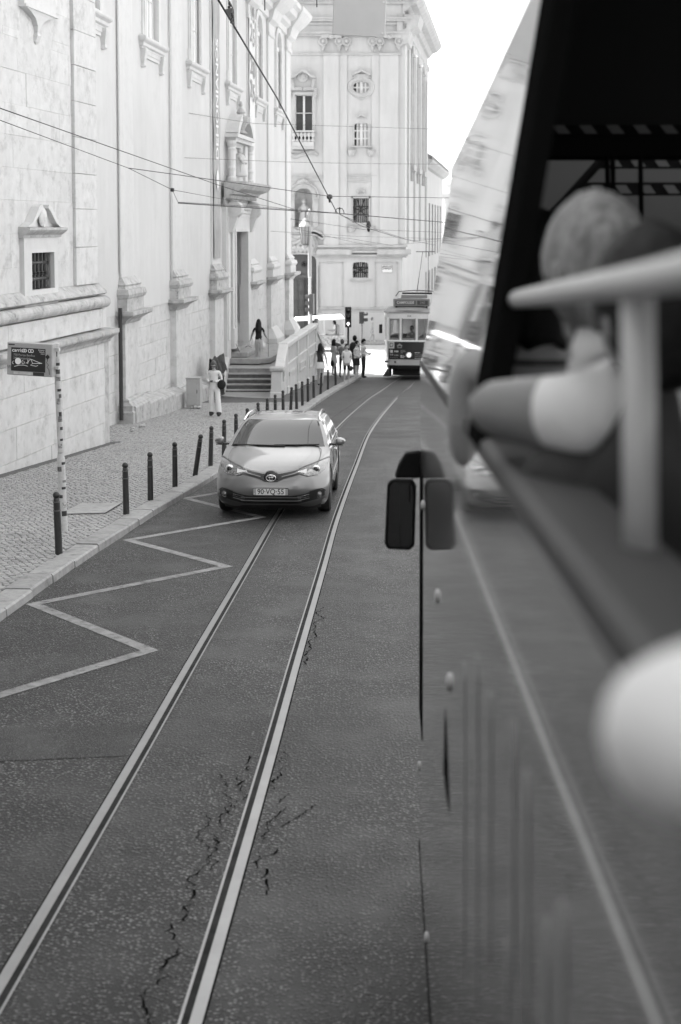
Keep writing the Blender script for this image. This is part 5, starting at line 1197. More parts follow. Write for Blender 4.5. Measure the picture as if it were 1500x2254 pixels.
# interior
MB().box(-1.1,1.1,.3,8.1,.75,.82).build('floor', M_door, tram); MB().box(-1.05,1.05,7.4,7.5,.8,2.7).build('rear_bulkhead', M_tr, tram)
MB().box(-.8,.8,.2,.45,.82,1.9).build('driver_desk', M_door, tram)
for y in (2.4,3.3,4.2,5.1,6.0):
    for s in (-1,1): MB().box(s*.72-.35,s*.72+.35,y,y+.12,.82,1.9).build('seat', M_door, tram, bevel=.03)
for x in (-.5,.1,.6): MB().tube([(x,2.0,.8),(x,2.0,2.75)], .02, 6).build('grab_pole', M_pipe, tram)
# advertising film with print on the nose
yf = lambda x: .02+.07*(abs(x)/.86)**2
def nose(x0,x1,z0,z1,off,m,name,par=tram): return MB().grid(lambda u,v: ((x0+(x1-x0)*u), yf(x0+(x1-x0)*u)-off, z0+(z1-z0)*v), 12, 1).build(name, m, par, fix=False)
adp = nose(-.90,.90,.92,1.70,.035,M_ad,'advert_panel')
nose(-.90,-.64,1.40,1.70,.040,M_ty,'advert_square',adp)
def ad(t, x, z, s, m=M_adw, al='LEFT'): text_mb(t, s, Matrix(((1,0,0,x),(0,0,-1,yf(x)-.05),(0,1,0,z),(0,0,0,1))), .002, 0, al).build('lettering', m, adp, fix=False)
ad('D', -.77, 1.55, .26, M_ad, 'CENTER')
def rows(x, z, h, widths, m):          # lines of print too small to read
    b = MB(); xx = x
    for w_ in widths:
        b.box(xx, xx+w_, yf(xx)-.046, yf(xx)-.040, z-h/2, z+h/2); xx += w_+.018
    b.build('small_print', m, adp)
rows(-.84,1.27,.13,(.03,.09),M_adw); rows(-.64,1.27,.07,(.05,.16),M_adw); rows(-.84,1.12,.07,(.05,.09),M_adg); rows(-.64,1.10,.05,(.05,.12),M_adg); rows(-.84,1.0,.02,(.06,.08,.1,.06),M_adg)
for i, w_ in enumerate(((.10,.08),(.06,.16),(.11,))): rows(-.36,1.32-.055*i,.028,w_,M_adg)
for i, w_ in enumerate(((.08,.04),(.10,.09),(.16,))): rows(-.36,1.09-.045*i,.030,w_,M_adw)
rows(.28,1.22,.03,(.10,.12),M_adw); ad('Vidas que contam', .28, 1.135, .085, M_adg); ad('histórias', .28, 1.055, .085, M_adg); rows(.28,.965,.025,(.1,.12,.16,.1),M_adw)
b = MB()
for k in range(5): b.sph((-.40+.045*(k-2), yf(.4)-.04, 1.52+.03*(2-abs(k-2))), (.035,.008,.05), 8, 5)
b.box(-.50,-.30,yf(.4)-.045,yf(.4)-.03,1.42,1.46); b.build('crest', M_adg, adp)
b = MB()
for k in range(9): a = R(100+22*k); b.prism([(.86,yf(.8)-.045,1.52),(.86+.20*math.cos(a-.1),yf(.8)-.045,1.52+.20*math.sin(a-.1)),(.86+.2*math.cos(a+.02),yf(.8)-.045,1.52+.2*math.sin(a+.02))], (0,-.003,0))
b.build('star_print', M_adw, adp)
MB().lathe([(.001,-.10),(.085,-.085),(.10,-.06),(.001,-.03)], (0.02,.0,1.10), 16, 'y').build('headlight', mat('tram headlamp lit', .8, .3, emit=.25), tram, smooth=True)
MB().lathe([(.115,-.07),(.14,-.07),(.15,.0),(.115,.02)], (0.02,.0,1.10), 18, 'y').build('headlight_rim', M_chrome, tram, smooth=True)
for x in (-.60,.62): MB().lathe([(.001,-.05),(.045,-.04),(.055,-.02),(.05,.03),(.001,.04)], (x,yf(x)-.01,.80), 12, 'y').build('tail_lamp', M_lensc, tram, smooth=True)
text_mb('554', .12, Matrix(((1,0,0,.02),(0,0,-1,-.03),(0,1,0,2.86),(0,0,0,1))), .002).build('lettering', M_adg, tram, fix=False)
# bumper, lifeguard tray, running gear
MB().loft([plan(.46,.90,.10),plan(.63,.93,.02)], True, True).build('bumper', M_under, tram)
for k in range(5): MB().box(-.72+.04*k,.72-.04*k,.05+.06*k,.09+.06*k,.12+.07*k,.15+.07*k).build('lifeguard_slat', M_under, tram)
for s in (-1,1): MB().tube([(s*.76,.0,.10),(s*.6,.3,.5)], .02, 5).build('lifeguard_arm', M_under, tram); MB().hexa([(s*.85,.2,.12),(s*1.2,.6,.10),(s*1.2,1.3,.10),(s*.85,1.3,.12),(s*.85,.2,.5),(s*1.02,.6,.42),(s*1.02,1.3,.42),(s*.85,1.3,.5)]).build('step', M_under, tram)
MB().box(-.8,.8,1.2,7.2,.15,.62).build('truck_frame', M_under, tram)
for y in (3.0,5.4):
    for s in (-1,1): MB().lathe([(.001,-.05),(.36,-.05),(.36,.05),(.001,.05)], (s*.5,y,.36), 18, 'x').build('wheel', M_under, tram)
# destination box, clerestory, pantograph
db = MB().box(-.72,.92,.30,.60,3.30,3.64).build('destination_box', M_tlg, tram, bevel=.015)
MB().box(-.64,.30,.285,.30,3.36,3.56).build('blind', mat('destination blind', .09, .5), db); MB().box(.36,.84,.285,.30,3.36,3.56).build('route_blind', mat('route blind', .05, .5), db)
text_mb('CAMPOLIDE', .155, Matrix(((1,0,0,-.17),(0,0,-1,.28),(0,1,0,3.46),(0,0,0,1))), .004, 0, 'CENTER', .92).build('lettering', M_adw, db, fix=False); text_mb('24E', .16, Matrix(((1,0,0,.6),(0,0,-1,.28),(0,1,0,3.46),(0,0,0,1))), .002).build('lettering', M_adg, db, fix=False)
MB().box(-.62,-.54,.34,.5,3.2,3.32).build('box_foot', M_under, db); MB().box(.74,.82,.34,.5,3.2,3.32).build('box_foot', M_under, db)
MB().loft([plan(3.36,.55,1.2),plan(3.66,.5,1.3)], True, True).build('clerestory', M_tr, tram)
MB().box(-.45,.75,1.6,2.8,3.66,3.80).build('resistor_box', M_tlg, tram)
for s in (-.3,.8): MB().tube([(s,1.7,3.86),(s,3.6,3.86)], .03, 6).build('pantograph_rail', M_under, tram)
for y in (1.75,2.3,2.9): MB().box(-.42,.92,y,y+.06,3.84,3.92).build('pantograph_base', M_under, tram)
MB().tube([(-.7,1.5,3.74),(-.55,1.55,3.96),(.2,1.6,4.02),(1.0,1.6,3.98),(1.1,1.6,3.92)], .022, 6).build('trolley_hook', M_under, tram)
MB().tube([(.72,3.0,3.95),(.60,5.6,5.9)], .018, 5).build('pantograph_arm', M_under, tram); MB().tube([(.2,3.0,3.95),(.32,5.6,5.9)], .018, 5).build('pantograph_arm', M_under, tram)
MB().tube([(.0,5.6,5.9),(.9,5.6,5.9)], .02, 5).build('collector_bow', M_under, tram)
# mirror on its arm
MB().tube([(-.95,.2,2.55),(-1.28,.1,2.55),(-1.28,.1,2.0),(-.96,.2,2.0)], .012, 5).build('mirror_arm', M_pipe, tram); MB().box(-1.34,-1.19,.06,.14,2.08,2.48).build('mirror', M_under, tram, bevel=.02)
# ================================================================ TUK-TUK
tuk = thing('tuk_tuk', 'three wheeled tuk tuk with a white roof crossing the square', 'tuk tuk', (-1.2, 81.5, road(81.5)), (0,0,R(6)))
M_tuk = mat('flowery tuk tuk panel', .34, .5, var=.7, vs=7); M_tukw = mat('white tuk tuk canvas', .80, .6)
MB().loft([[(x,y*k,z) for x, y, z in ((-1.5,-.62,1.74),(1.4,-.62,1.86),(1.4,.62,1.86),(-1.5,.62,1.74))] if k > .9 else [(-1.35,-.5,1.92),(1.25,-.5,2.06),(1.25,.5,2.06),(-1.35,.5,1.92)] for k in (1,1.02,.5)], True, True).build('roof', M_tukw, tuk)
MB().loft([[(x,y,.32) for x, y in ((-1.0,-.5),(1.35,-.62),(1.35,.62),(-1.0,.5))],[(x,y,.9) for x, y in ((-.6,-.55),(1.4,-.64),(1.4,.64),(-.6,.55))]], True, True).build('tub', M_tuk, tuk)
MB().loft([[(-1.45,-.2,.45),(-1.0,-.5,.35),(-1.0,.5,.35),(-1.45,.2,.45)],[(-1.3,-.25,1.05),(-1.0,-.52,1.05),(-1.0,.52,1.05),(-1.3,.25,1.05)]], True, True).build('nose', M_tuk, tuk)
for x, y in ((-1.15,-.5),(-1.15,.5),(.2,-.62),(.2,.62),(1.35,-.62),(1.35,.62)): MB().tube([(x,y,.85),(x+(.0 if x > 0 else -.25),y,1.82)], .025, 6).build('roof_post', M_pipe, tuk)
MB().add([(-1.15,-.48,1.05),(-1.15,.48,1.05),(-1.38,.48,1.74),(-1.38,-.48,1.74)], [(0,1,2,3)]).build('windscreen', M_tglass, tuk, fix=False)
MB().box(.35,.95,-.55,.55,.75,.95).build('rear_seat', M_tlg, tuk, bevel=.04); MB().box(.95,1.1,-.55,.55,.9,1.5).build('seat_back', M_tlg, tuk, bevel=.04); MB().box(-.5,-.1,-.2,.2,.7,.85).build('driver_seat', M_tlg, tuk, bevel=.04)
for x, y in ((-1.25,0),(.95,-.58),(.95,.58)): MB().lathe([(.1,-.06),(.22,-.07),(.25,0),(.22,.07),(.1,.06)], (x,y,.25), 16, 'y').build('wheel', M_rubber, tuk, auto=40)
MB().tube([(-1.0,-.35,1.05),(-.95,0,1.1),(-1.0,.35,1.05)], .02, 6).build('handlebar', M_iron, tuk)
# ================================================================ PEOPLE
def skinm(v): return mat('skin %.2f' % v, v, .5, var=.05, vs=9)
def cloth(v, pat=0): return mat('cloth %.3f %.1f' % (v, pat), v, .85, var=.06 if not pat else pat, vs=4 if not pat else 26, bump=.1, bs=30)
BASEJ = dict(pel=(0,0,.95,.125,.10), spine=(0,0,1.12,.115,.09), chest=(0,0,1.31,.145,.10), neck=(0,.015,1.465,.05,.05), head=(0,.005,1.55,.045,.05),
    shL=(.165,0,1.40,.062,.055), elL=(.215,.03,1.12,.043,.043), wrL=(.22,-.03,.89,.030,.026), paL=(.22,-.05,.82,.036,.018),
    hipL=(.085,0,.88,.085,.085), knL=(.095,-.01,.49,.058,.058), anL=(.10,.03,.09,.038,.042), toL=(.115,-.12,.035,.038,.028))
BONES = [('pel','spine','torso'),('spine','chest','torso'),('chest','neck','neck'),('neck','head','neck'),
    ('chest','shL','torso'),('shL','elL','uarm'),('elL','wrL','farm'),('wrL','paL','hand'),('chest','shR','torso'),('shR','elR','uarm'),('elR','wrR','farm'),('wrR','paR','hand'),
    ('pel','hipL','hips'),('hipL','knL','thigh'),('knL','anL','calf'),('anL','toL','foot'),('pel','hipR','hips'),('hipR','knR','thigh'),('knR','anR','calf'),('anR','toR','foot')]
def person(label, loc, rot, H, mats, pose={}, hair=None, hairm=.02, head=(0,0,0), skin=.42, extras=None, fat=1.0, tilt=0, group='people on the street', sub=1, glasses=False):
    """one continuous body grown on a posed skeleton; the face side looks along -y"""
    J = {}
    for k, v in BASEJ.items():
        J[k] = list(v)
        if k.endswith('L'): J[k[:-1]+'R'] = [-v[0]]+list(v[1:])
    for k, v in pose.items():
        J[k][:len(v)] = v
    names = list(J); sc = H/1.74
    me = bpy.data.meshes.new('body'); me.from_pydata([tuple(c*sc for c in J[k][:3]) for k in names], [(names.index(a), names.index(c)) for a, c, _ in BONES], [])
    ob = bpy.data.objects.new('body_tmp', me); COL.objects.link(ob); md = ob.modifiers.new('skin', 'SKIN'); md.use_smooth_shade = True
    sv_ = me.skin_vertices[0].data
    for i, k in enumerate(names):
        f = fat if k in ('pel','spine','chest','hipL','hipR') else 1
        sv_[i].radius = (J[k][3]*sc*f, J[k][4]*sc*f); sv_[i].use_root = k == 'pel'
    ss = ob.modifiers.new('sub', 'SUBSURF'); ss.levels = sub; ss.render_levels = sub
    dg = bpy.context.evaluated_depsgraph_get(); ev = bpy.data.meshes.new_from_object(ob.evaluated_get(dg)); bpy.data.objects.remove(ob)
    keys = ['skin','torso','uarm','farm','hips','thigh','calf','foot']; slot = {k: i for i, k in enumerate(keys)}
    ml = [skinm(skin)]+[mats.get(k, skinm(skin)) for k in keys[1:]]
    b = MB(); VS = [v.co.copy() for v in ev.vertices]
    seg = [(Vector(J[a][:3])*sc, Vector(J[c][:3])*sc, lb) for a, c, lb in BONES]
    sleeve = mats.get('sleeve', .6)
    for p in ev.polygons:
        c = p.center; best = 9; lab = 'skin'; tt = 0
        for a, e, lb in seg:
            d = e-a; t = max(0, min(1, (c-a).dot(d)/max(1e-6, d.length_squared))); q = (a+d*t-c).length
            if q < best: best, lab, tt = q, lb, t
        if lab == 'uarm' and tt > sleeve: lab = 'skin'
        if lab == 'farm' and ('farm' not in mats or tt > mats.get('cuff', 2)): lab = 'skin'
        if lab == 'thigh' and tt > mats.get('short', 2): lab = 'skin'
        if lab == 'calf' and ('calf' not in mats): lab = 'skin'
        if lab in ('neck','hand'): lab = 'torso' if lab == 'neck' and c.z < 1.43*sc else 'skin'
        b.cur = slot.get(lab, 0); b.add([VS[i] for i in p.vertices], [tuple(range(len(p.vertices)))])
    bpy.data.meshes.remove(ev); b.cur = 0
    # weld the loose quads back to one surface
    hc = Vector(J['head'][:3])*sc+Vector((0,-.012,.075))*sc
    HR = Matrix.Translation(hc) @ Matrix.Rotation(head[2],4,'Z') @ Matrix.Rotation(head[0],4,'X') @ Matrix.Rotation(head[1],4,'Y') @ Matrix.Scale(sc,4)
    hb = MB(HR)
    def hf(d):
        k = 1.0
        if d.y < 0:
            if abs(d.x) < .22 and -.32 < d.z < .12: k += .16*(1-abs(d.x)/.22)*max(0, -d.y)*(1-max(0,(d.z+.15)/.27))
            if d.z < -.45: k *= 1-.10*abs(d.x); k += .05*(1-abs(d.x))
            if -.02 < d.z < .16 and .2 < abs(d.x) < .6: k -= .035
        if d.z < -.3: k *= 1-.10*(abs(d.z)-.3)*(1 if d.y > -.2 else .3)
        return k
    hb.sph((0,0,0), (.078,.098,.118), 20, 14, hf)
    for s in (-1,1): hb.sph((s*.080,.012,-.008), (.012,.020,.032), 7, 6)
    b.v += hb.v; o_ = len(b.v)-len(hb.v); b.f += [tuple(i+o_ for i in q) for q in hb.f]; b.mi += [0]*len(hb.f)
    for s in ('L','R'):            # hands: four fingers of different length and a thumb from the side of the palm
        w_, p_ = Vector(J['wr'+s][:3]), Vector(J['pa'+s][:3]); dr = (p_-w_).normalized(); sd = Vector((0,1,0)) if abs(dr.y) < .8 else Vector((1,0,0)); sd = (sd-dr*sd.dot(dr)).normalized(); nn = dr.cross(sd)
        for i, ln in enumerate((.060,.070,.066,.052)):
            a0 = p_+sd*(-.027+.018*i); pts = [a0-dr*.01, a0+dr*ln*.5+nn*.006, a0+dr*ln*.85+nn*.022]; b.tube([q*sc for q in pts], [.0088*sc,.008*sc,.0062*sc], 6)
        a0 = w_.lerp(p_, .45)+sd*-.03; b.tube([q*sc for q in (a0+sd*.01, a0-sd*.022+dr*.025, a0-sd*.026+dr*.052)], [.011*sc,.0095*sc,.007*sc], 6)
    t = thing('person', label, 'person', loc, (tilt,0,rot), group)
    me = b.mesh('body', ml, True, False); bm = bmesh.new(); bm.from_mesh(me); bmesh.ops.remove_doubles(bm, verts=bm.verts, dist=.0004); bmesh.ops.recalc_face_normals(bm, faces=bm.faces); bm.to_mesh(me); bm.free()
    body = obj('body', me, t)
    e = MB(HR)
    for s in (-1,1): e.sph((s*.031,-.088,.012), (.011,.007,.007), 8, 5)
    e.box(-.022,.022,-.100,-.094,-.064,-.060); e.build('eyes_and_mouth', cloth(.02), body)
    for s in (-1,1): pass
    if glasses:
        g = MB(HR)
        for s in (-1,1): g.sph((s*.034,-.098,.010), (.030,.010,.022), 10, 6); g.tube([(s*.06,-.09,.012),(s*.084,-.02,.014),(s*.084,.03,.012)], .003, 4)
        g.tube([(-.01,-.105,.014),(.01,-.105,.014)], .003, 4); g.build('sunglasses', M_ins, t)
    if hair:
        h = MB(HR); sd_ = random.random()*50
        def hk(d): return 1.0+.05*noise.noise(d*3+Vector((sd_,0,0)))
        rings = []
        long_ = {'short':0,'crop':0,'bob':.10,'long':.34,'bun':0}[hair]; th = 1.06 if hair == 'crop' else 1.13
        h.sph((0,.010,.014), (.082*th,.100*th,.118*th), 18, 14, hk)
        keep = []
        for q in h.f:
            c = HR.inverted() @ (sum((h.v[i] for i in q), Vector())/len(q))
            if c.y < -.045 and c.z < .062: continue
            if c.z < (-.02 if not long_ else -.09) and c.y < .02: continue
            keep.append(q)
        h.f = keep; h.mi = [0]*len(keep)
        if long_:
            N_ = 16; rr_ = []
            for j in range(8):
                z = .02-(.10+long_)*j/7; k = 1.0+(.12*j/7 if long_ < .2 else .28*math.sin(math.pi*min(1,j/7*.85)))
                rr_.append([((.090*k)*math.cos(R(-35+250*i/(N_-1)))*(1+.05*math.sin(i*3+j)), .012+(.100*k+.012*j*(long_ > .2))*max(-.25,math.sin(R(-35+250*i/(N_-1))))*(1+.04*math.sin(i*5+j*2)), z+.012*math.sin(i*2.3+j)) for i in range(N_)])
            h.loft(rr_, False, False)
        hm = mat('hair %.2f' % hairm, hairm, .45, var=.2, vs=60, bump=.5, bs=140, spec=.15, streak=.6, sk=24)
        ho = h.build('hair', hm, t, smooth=True, fix=False)
        sol = ho.modifiers.new('thick', 'SOLIDIFY'); sol.thickness = .012*sc
    if extras: extras(t, sc, J)
    return t
def skirt_fn(z0, z1, w0, w1, m, name='skirt', d=.8):
    def f(t, sc, J):
        n_ = 18; px, py = J['pel'][0], J['pel'][1]
        MB().loft([[((px+(w0+(w1-w0)*k)*math.cos(2*math.pi*i/n_)*(1+.04*math.sin(i*3)*k))*sc, (py+(w0+(w1-w0)*k)*d*math.sin(2*math.pi*i/n_)*(1+.04*math.sin(i*3)*k))*sc, (z0+(z1-z0)*k)*sc) for i in range(n_)] for k in (0,.25,.5,.75,1)], True, False).build(name, m, t, smooth=True, fix=False)
    return f
def both(*fs):
    def f(t, sc, J):
        for q in fs: q(t, sc, J)
    return f
def bag(c, r, m, name='shoulder_bag', strap=None):
    def f(t, sc, J):
        b = MB(); b.sph(tuple(x*sc for x in c), tuple(x*sc for x in r), 12, 8, lambda d: 1+.12*noise.noise(d*2)); o = b.build(name, m, t, smooth=True)
        if strap: MB().tube([tuple(x*sc for x in q) for q in strap], .009*sc, 5).build('strap', m, o)
    return f
gz_ = lambda y: road(y)+.105
# woman in white looking at her phone
PH = dict(elL=(.23,.02,1.14), wrL=(.09,-.22,1.10), paL=(.045,-.27,1.12), elR=(-.23,.02,1.14), wrR=(-.11,-.21,1.08), paR=(-.06,-.26,1.10), chest=(0,-.02,1.30), neck=(0,-.035,1.455), head=(0,-.075,1.53), hipL=(.085,0,.88,.10,.10), hipR=(-.085,0,.88,.10,.10), knL=(.12,-.02,.49,.095,.095), knR=(-.10,.02,.49,.095,.095), anL=(.15,-.02,.09,.10,.10), anR=(-.11,.06,.09,.10,.10), toL=(.17,-.16,.03,.03,.03), toR=(-.12,-.08,.03,.03,.03), elL_=0) 
PH.pop('elL_')
wc = cloth(.72)
def phone(t, sc, J): MB().box(-.035*sc,.045*sc,-.315*sc,-.305*sc,1.09*sc,1.15*sc).build('phone', M_ins, t)
person('woman in white blouse and wide trousers reading her phone by the wall', (-3.60, 40.4, gz_(40.4)), R(-12), 1.60, dict(torso=wc,uarm=wc,farm=wc,hips=wc,thigh=wc,calf=wc,foot=cloth(.03),sleeve=2), PH, 'bob', .16, (R(32),0,R(8)), .34,
    both(phone, bag((.26,-.10,1.00),(.14,.08,.15), cloth(.012), 'handbag', [(.10,.03,1.42),(.22,-.06,1.2),(.26,-.1,1.08)])), 1.05, glasses=True)
# woman with broom on the landing
WK = dict(knL=(.09,-.12,.50), anL=(.08,-.10,.10), toL=(.09,-.25,.04), knR=(-.09,.02,.48), anR=(-.08,.24,.16), toR=(-.09,.14,.05), elL=(.26,.0,1.14), wrL=(.33,-.12,.94), paL=(.36,-.15,.89), elR=(-.25,.02,1.14), wrR=(-.31,-.08,1.02), paR=(-.33,-.12,.99))
jm = cloth(.42); person('woman with long dark hair and black top carrying a broom on the church landing', (-3.10, 53.7, ZF), R(176), 1.66, dict(torso=cloth(.012),uarm=cloth(.012),hips=jm,thigh=jm,calf=jm,foot=cloth(.5),sleeve=.5), dict(WK, hipL=(.09,0,.88,.10,.10), hipR=(-.09,0,.88,.10,.10), knL=(.09,-.12,.5,.075,.075), anL=(.08,-.1,.1,.065,.065), anR=(-.08,.24,.16,.065,.065)), 'long', .012, (R(8),0,0), .25, group='people on the street')
br = thing('broom', 'long handled broom held by the woman on the church landing', 'broom', (-2.74, 53.8, ZF), (R(3), 0, 0))
MB().tube([(0,0,.12),(0,0,1.45)], .012, 6).build('handle', M_tlg, br); MB().loft([[(-.05,-.03,.14),(.05,-.03,.14),(.05,.03,.14),(-.05,.03,.14)],[(-.12,-.04,.0),(.12,-.04,.0),(.12,.04,.0),(-.12,.04,.0)]], True, True).build('brush', cloth(.2), br)
dp = thing('dustpan', 'long handled dustpan leaning by the church door', 'dustpan', (-3.62, 53.6, ZF), (0, R(-24), 0))
MB().tube([(0,0,.1),(0,0,1.0)], .010, 6).build('handle', M_iron, dp); MB().box(-.12,.12,-.1,.1,.0,.10).build('pan', M_iron, dp)
bk = thing('bucket', 'pale plastic bucket standing at the church door step', 'bucket', (-3.62, 55.6, ZF))
MB().lathe([(.001,.0),(.17,.0),(.22,.40),(.235,.41),(.20,.40),(.16,.03),(.001,.03)], n=16).build('pail', M_box, bk, auto=40); MB().tube([(.22,0,.4),(.0,-.16,.52),(-.22,0,.4)], .008, 5).build('handle', M_iron, bk)
# people at the crossing
W2 = dict(knL=(.09,-.10,.50), anL=(.08,-.08,.10), toL=(.09,-.22,.04), knR=(-.09,.02,.48), anR=(-.08,.20,.14), toR=(-.09,.10,.05), elL=(.24,.02,1.13), wrL=(.26,-.02,.88), paL=(.26,-.03,.81), elR=(-.24,.04,1.13), wrR=(-.28,.02,.88), paR=(-.29,.02,.81))
def cross(t, sc, J): MB().tube([(.14*sc,.02*sc,1.44*sc),(.02*sc,.12*sc,1.3*sc),(-.12*sc,.11*sc,1.05*sc),(-.17*sc,.0,.95*sc)], .012*sc, 5).build('bag_strap', cloth(.01), t)
person('woman in dark sleeveless top and white shorts walking away beside the balustrade', (-.80, 56.2, gz_(56.2)), R(174), 1.70, dict(torso=cloth(.05),hips=cloth(.7),thigh=cloth(.7),short=.38,foot=cloth(.03),sleeve=-1), W2, 'bob', .02, (0,0,0), .42, both(cross, skirt_fn(1.0,.74,.15,.20,cloth(.7),'shorts')), 1.06)
ST = dict(elL=(.23,.03,1.13), wrL=(.14,-.16,1.02), paL=(.08,-.2,1.0), elR=(-.22,.03,1.13), wrR=(-.12,-.17,1.0), paR=(-.06,-.2,.98))
FR = dict(elL=(.22,.02,1.13), wrL=(.12,-.12,.90), paL=(.06,-.15,.86), elR=(-.22,.02,1.13), wrR=(-.12,-.12,.90), paR=(-.05,-.15,.86))
person('woman with dark bob in a short grey dress standing left of the boy', (-.30, 65.0, gz_(65)), R(120), 1.68, dict(torso=cloth(.42),uarm=cloth(.42),hips=cloth(.42),thigh=cloth(.42),short=.4,foot=cloth(.1),sleeve=.25), ST, 'bob', .012, (0,0,R(10)), .42, both(skirt_fn(1.05,.62,.13,.19,cloth(.42)), bag((-.12,.16,.62),(.10,.08,.16),cloth(.01),'shopping_bag')))
person('person in grey shirt with a backpack strap behind the boy', (.08, 63.4, gz_(63.4)), R(165), 1.72, dict(torso=cloth(.34),uarm=cloth(.34),hips=cloth(.05),thigh=cloth(.05),calf=cloth(.05),foot=cloth(.02),sleeve=.7), ST, 'crop', .10, (0,0,R(15)), .42, bag((0,.17,1.22),(.13,.09,.20),cloth(.12),'backpack'))
person('boy in white T-shirt and black shorts with hands clasped at the kerb', (.26, 58.9, gz_(58.9)), R(14), 1.61, dict(torso=cloth(.66),uarm=cloth(.66),hips=cloth(.012),thigh=cloth(.012),short=.72,foot=cloth(.4),sleeve=.72), FR, 'short', .012, (0,0,R(10)), .42, both(skirt_fn(1.12,.90,.165,.18,cloth(.66),'shirt_hem'), bag((.16,-.14,.66),(.10,.06,.12),cloth(.03),'hand_bag')), 1.12)
person('tall person with black backpack behind the woman in the patterned shirt', (.66, 65.4, gz_(65.4)), R(150), 1.84, dict(torso=cloth(.10),uarm=cloth(.10),hips=cloth(.03),thigh=cloth(.03),calf=cloth(.03),foot=cloth(.03),sleeve=.6), W2, 'short', .01, (0,0,0), .25, bag((0,.17,1.24),(.17,.10,.24),cloth(.01),'backpack'))
person('woman in patterned shirt and black skirt waiting at the kerb', (.72, 62.6, gz_(62.6)), R(60), 1.66, dict(torso=cloth(.5,.75),uarm=cloth(.5,.75),hips=cloth(.01),thigh=cloth(.01),short=.55,foot=cloth(.4),sleeve=.9), ST, 'bun', .012, (R(10),0,0), .42, both(skirt_fn(1.0,.62,.15,.17,cloth(.01)), skirt_fn(1.3,.96,.15,.18,cloth(.5,.75),'shirt_hem')))
person('man in grey T-shirt and dark trousers holding out a phone by the tram', (1.02, 62.9, gz_(62.9)), R(70), 1.74, dict(torso=cloth(.46),uarm=cloth(.46),hips=cloth(.012),thigh=cloth(.012),calf=cloth(.012),foot=cloth(.02),sleeve=.7), dict(ST, wrL=(.12,-.26,1.08), paL=(.10,-.33,1.10), wrR=(-.08,-.24,1.04), paR=(-.03,-.3,1.06)), 'short', .012, (R(20),0,0), .42, phone)
person('woman in patterned dress walking along the far church wall', (1.93, 86.2, road(86)+.10), R(80), 1.50, dict(torso=cloth(.35,.8),uarm=cloth(.35,.8),hips=cloth(.35,.8),thigh=cloth(.35,.8),short=.6,foot=cloth(.6),sleeve=.5), W2, 'bun', .2, (0,0,0), .36, skirt_fn(1.0,.55,.14,.2,cloth(.35,.8)))
SIT = dict(pel=(0,0,.55), spine=(0,.02,.72), chest=(0,.02,.92), neck=(0,.02,1.07), head=(0,0,1.15), shL=(.165,.02,1.0), shR=(-.165,.02,1.0), elL=(.22,-.06,.76), wrL=(.20,-.28,.78), paL=(.19,-.35,.79), elR=(-.22,-.06,.76), wrR=(-.20,-.28,.78), paR=(-.19,-.35,.79), hipL=(.09,-.05,.53), hipR=(-.09,-.05,.53), knL=(.11,-.42,.53), knR=(-.11,-.42,.53), anL=(.11,-.42,.13), anR=(-.11,-.42,.13), toL=(.12,-.56,.07), toR=(-.12,-.56,.07))
person('driver in white shirt and dark cap sitting in the tuk tuk', (-1.55, 81.5, road(81.5)+.30), R(-84), 1.74, dict(torso=cloth(.75),uarm=cloth(.75),hips=cloth(.5),thigh=cloth(.5),calf=cloth(.5),foot=cloth(.03),sleeve=.6), SIT, 'short', .01, (0,0,0), .3)
person('passenger in white sitting in the back of the tuk tuk', (-.35, 81.4, road(81.5)+.40), R(-84), 1.70, dict(torso=cloth(.75),uarm=cloth(.75),hips=cloth(.6),thigh=cloth(.6),calf=cloth(.6),foot=cloth(.3),sleeve=.6), SIT, 'short', .012, (0,0,R(-10)), .3)
person('man in grey clothes standing beside the front of the tuk tuk', (-1.32, 77.0, road(77)), R(-60), 1.74, dict(torso=cloth(.12),uarm=cloth(.12),hips=cloth(.15),thigh=cloth(.15),calf=cloth(.15),foot=cloth(.02),sleeve=.7), ST, 'short', .03, (0,0,0), .3)
person('tram driver in a grey shirt behind the middle windscreen', (TX+.20, TY+.95, road(TY)+.80), R(-6), 1.74, dict(torso=cloth(.34),uarm=cloth(.34),hips=cloth(.05),thigh=cloth(.05),calf=cloth(.05),foot=cloth(.02),sleeve=.7), dict(SIT, **{k: (v[0], v[1], v[2]+.22) for k, v in SIT.items()}), 'bun', .015, (0,0,0), .32)
# ================================================================ SIGHTSEEING BUS alongside, and its passengers
BUS = Matrix.Translation((0,0,ZC)) @ Matrix.Rotation(R(-1.83),4,'Z') @ Matrix.Rotation(R(-3.58),4,'X')
def bus_paint(name, c, rough, ripple):
    m = mat(name, c, rough, coat=1.0, spec=.6); t = m.node_tree; b = t.nodes['Principled BSDF']
    tc = t.nodes.new('ShaderNodeTexCoord'); mp = t.nodes.new('ShaderNodeMapping'); mp.inputs['Scale'].default_value = (1,1.1,5)
    n = t.nodes.new('ShaderNodeTexNoise'); n.inputs['Scale'].default_value = .9; n.inputs['Detail'].default_value = 2
    bp = t.nodes.new('ShaderNodeBump'); bp.inputs['Strength'].default_value = ripple; bp.inputs['Distance'].default_value = .01
    t.links.new(tc.outputs['Object'], mp.inputs[0]); t.links.new(mp.outputs[0], n.inputs[0]); t.links.new(n.outputs[0], bp.inputs['Height']); t.links.new(bp.outputs[0], b.inputs['Coat Normal']); t.links.new(bp.outputs[0], b.inputs['Normal'])
    return m
M_bus = bus_paint('bus paint', .17, .22, .018); M_busg = bus_paint('bus side glass', .02, .03, .045)
M_busb = mat('bus black trim', .008, .8, spec=0); M_busi = mat('bus dark interior', .035, .9, spec=0); M_busr = mat('bus grab rail', .42, .4); M_bst = mat('bus light lamp', .42, .3, coat=1)
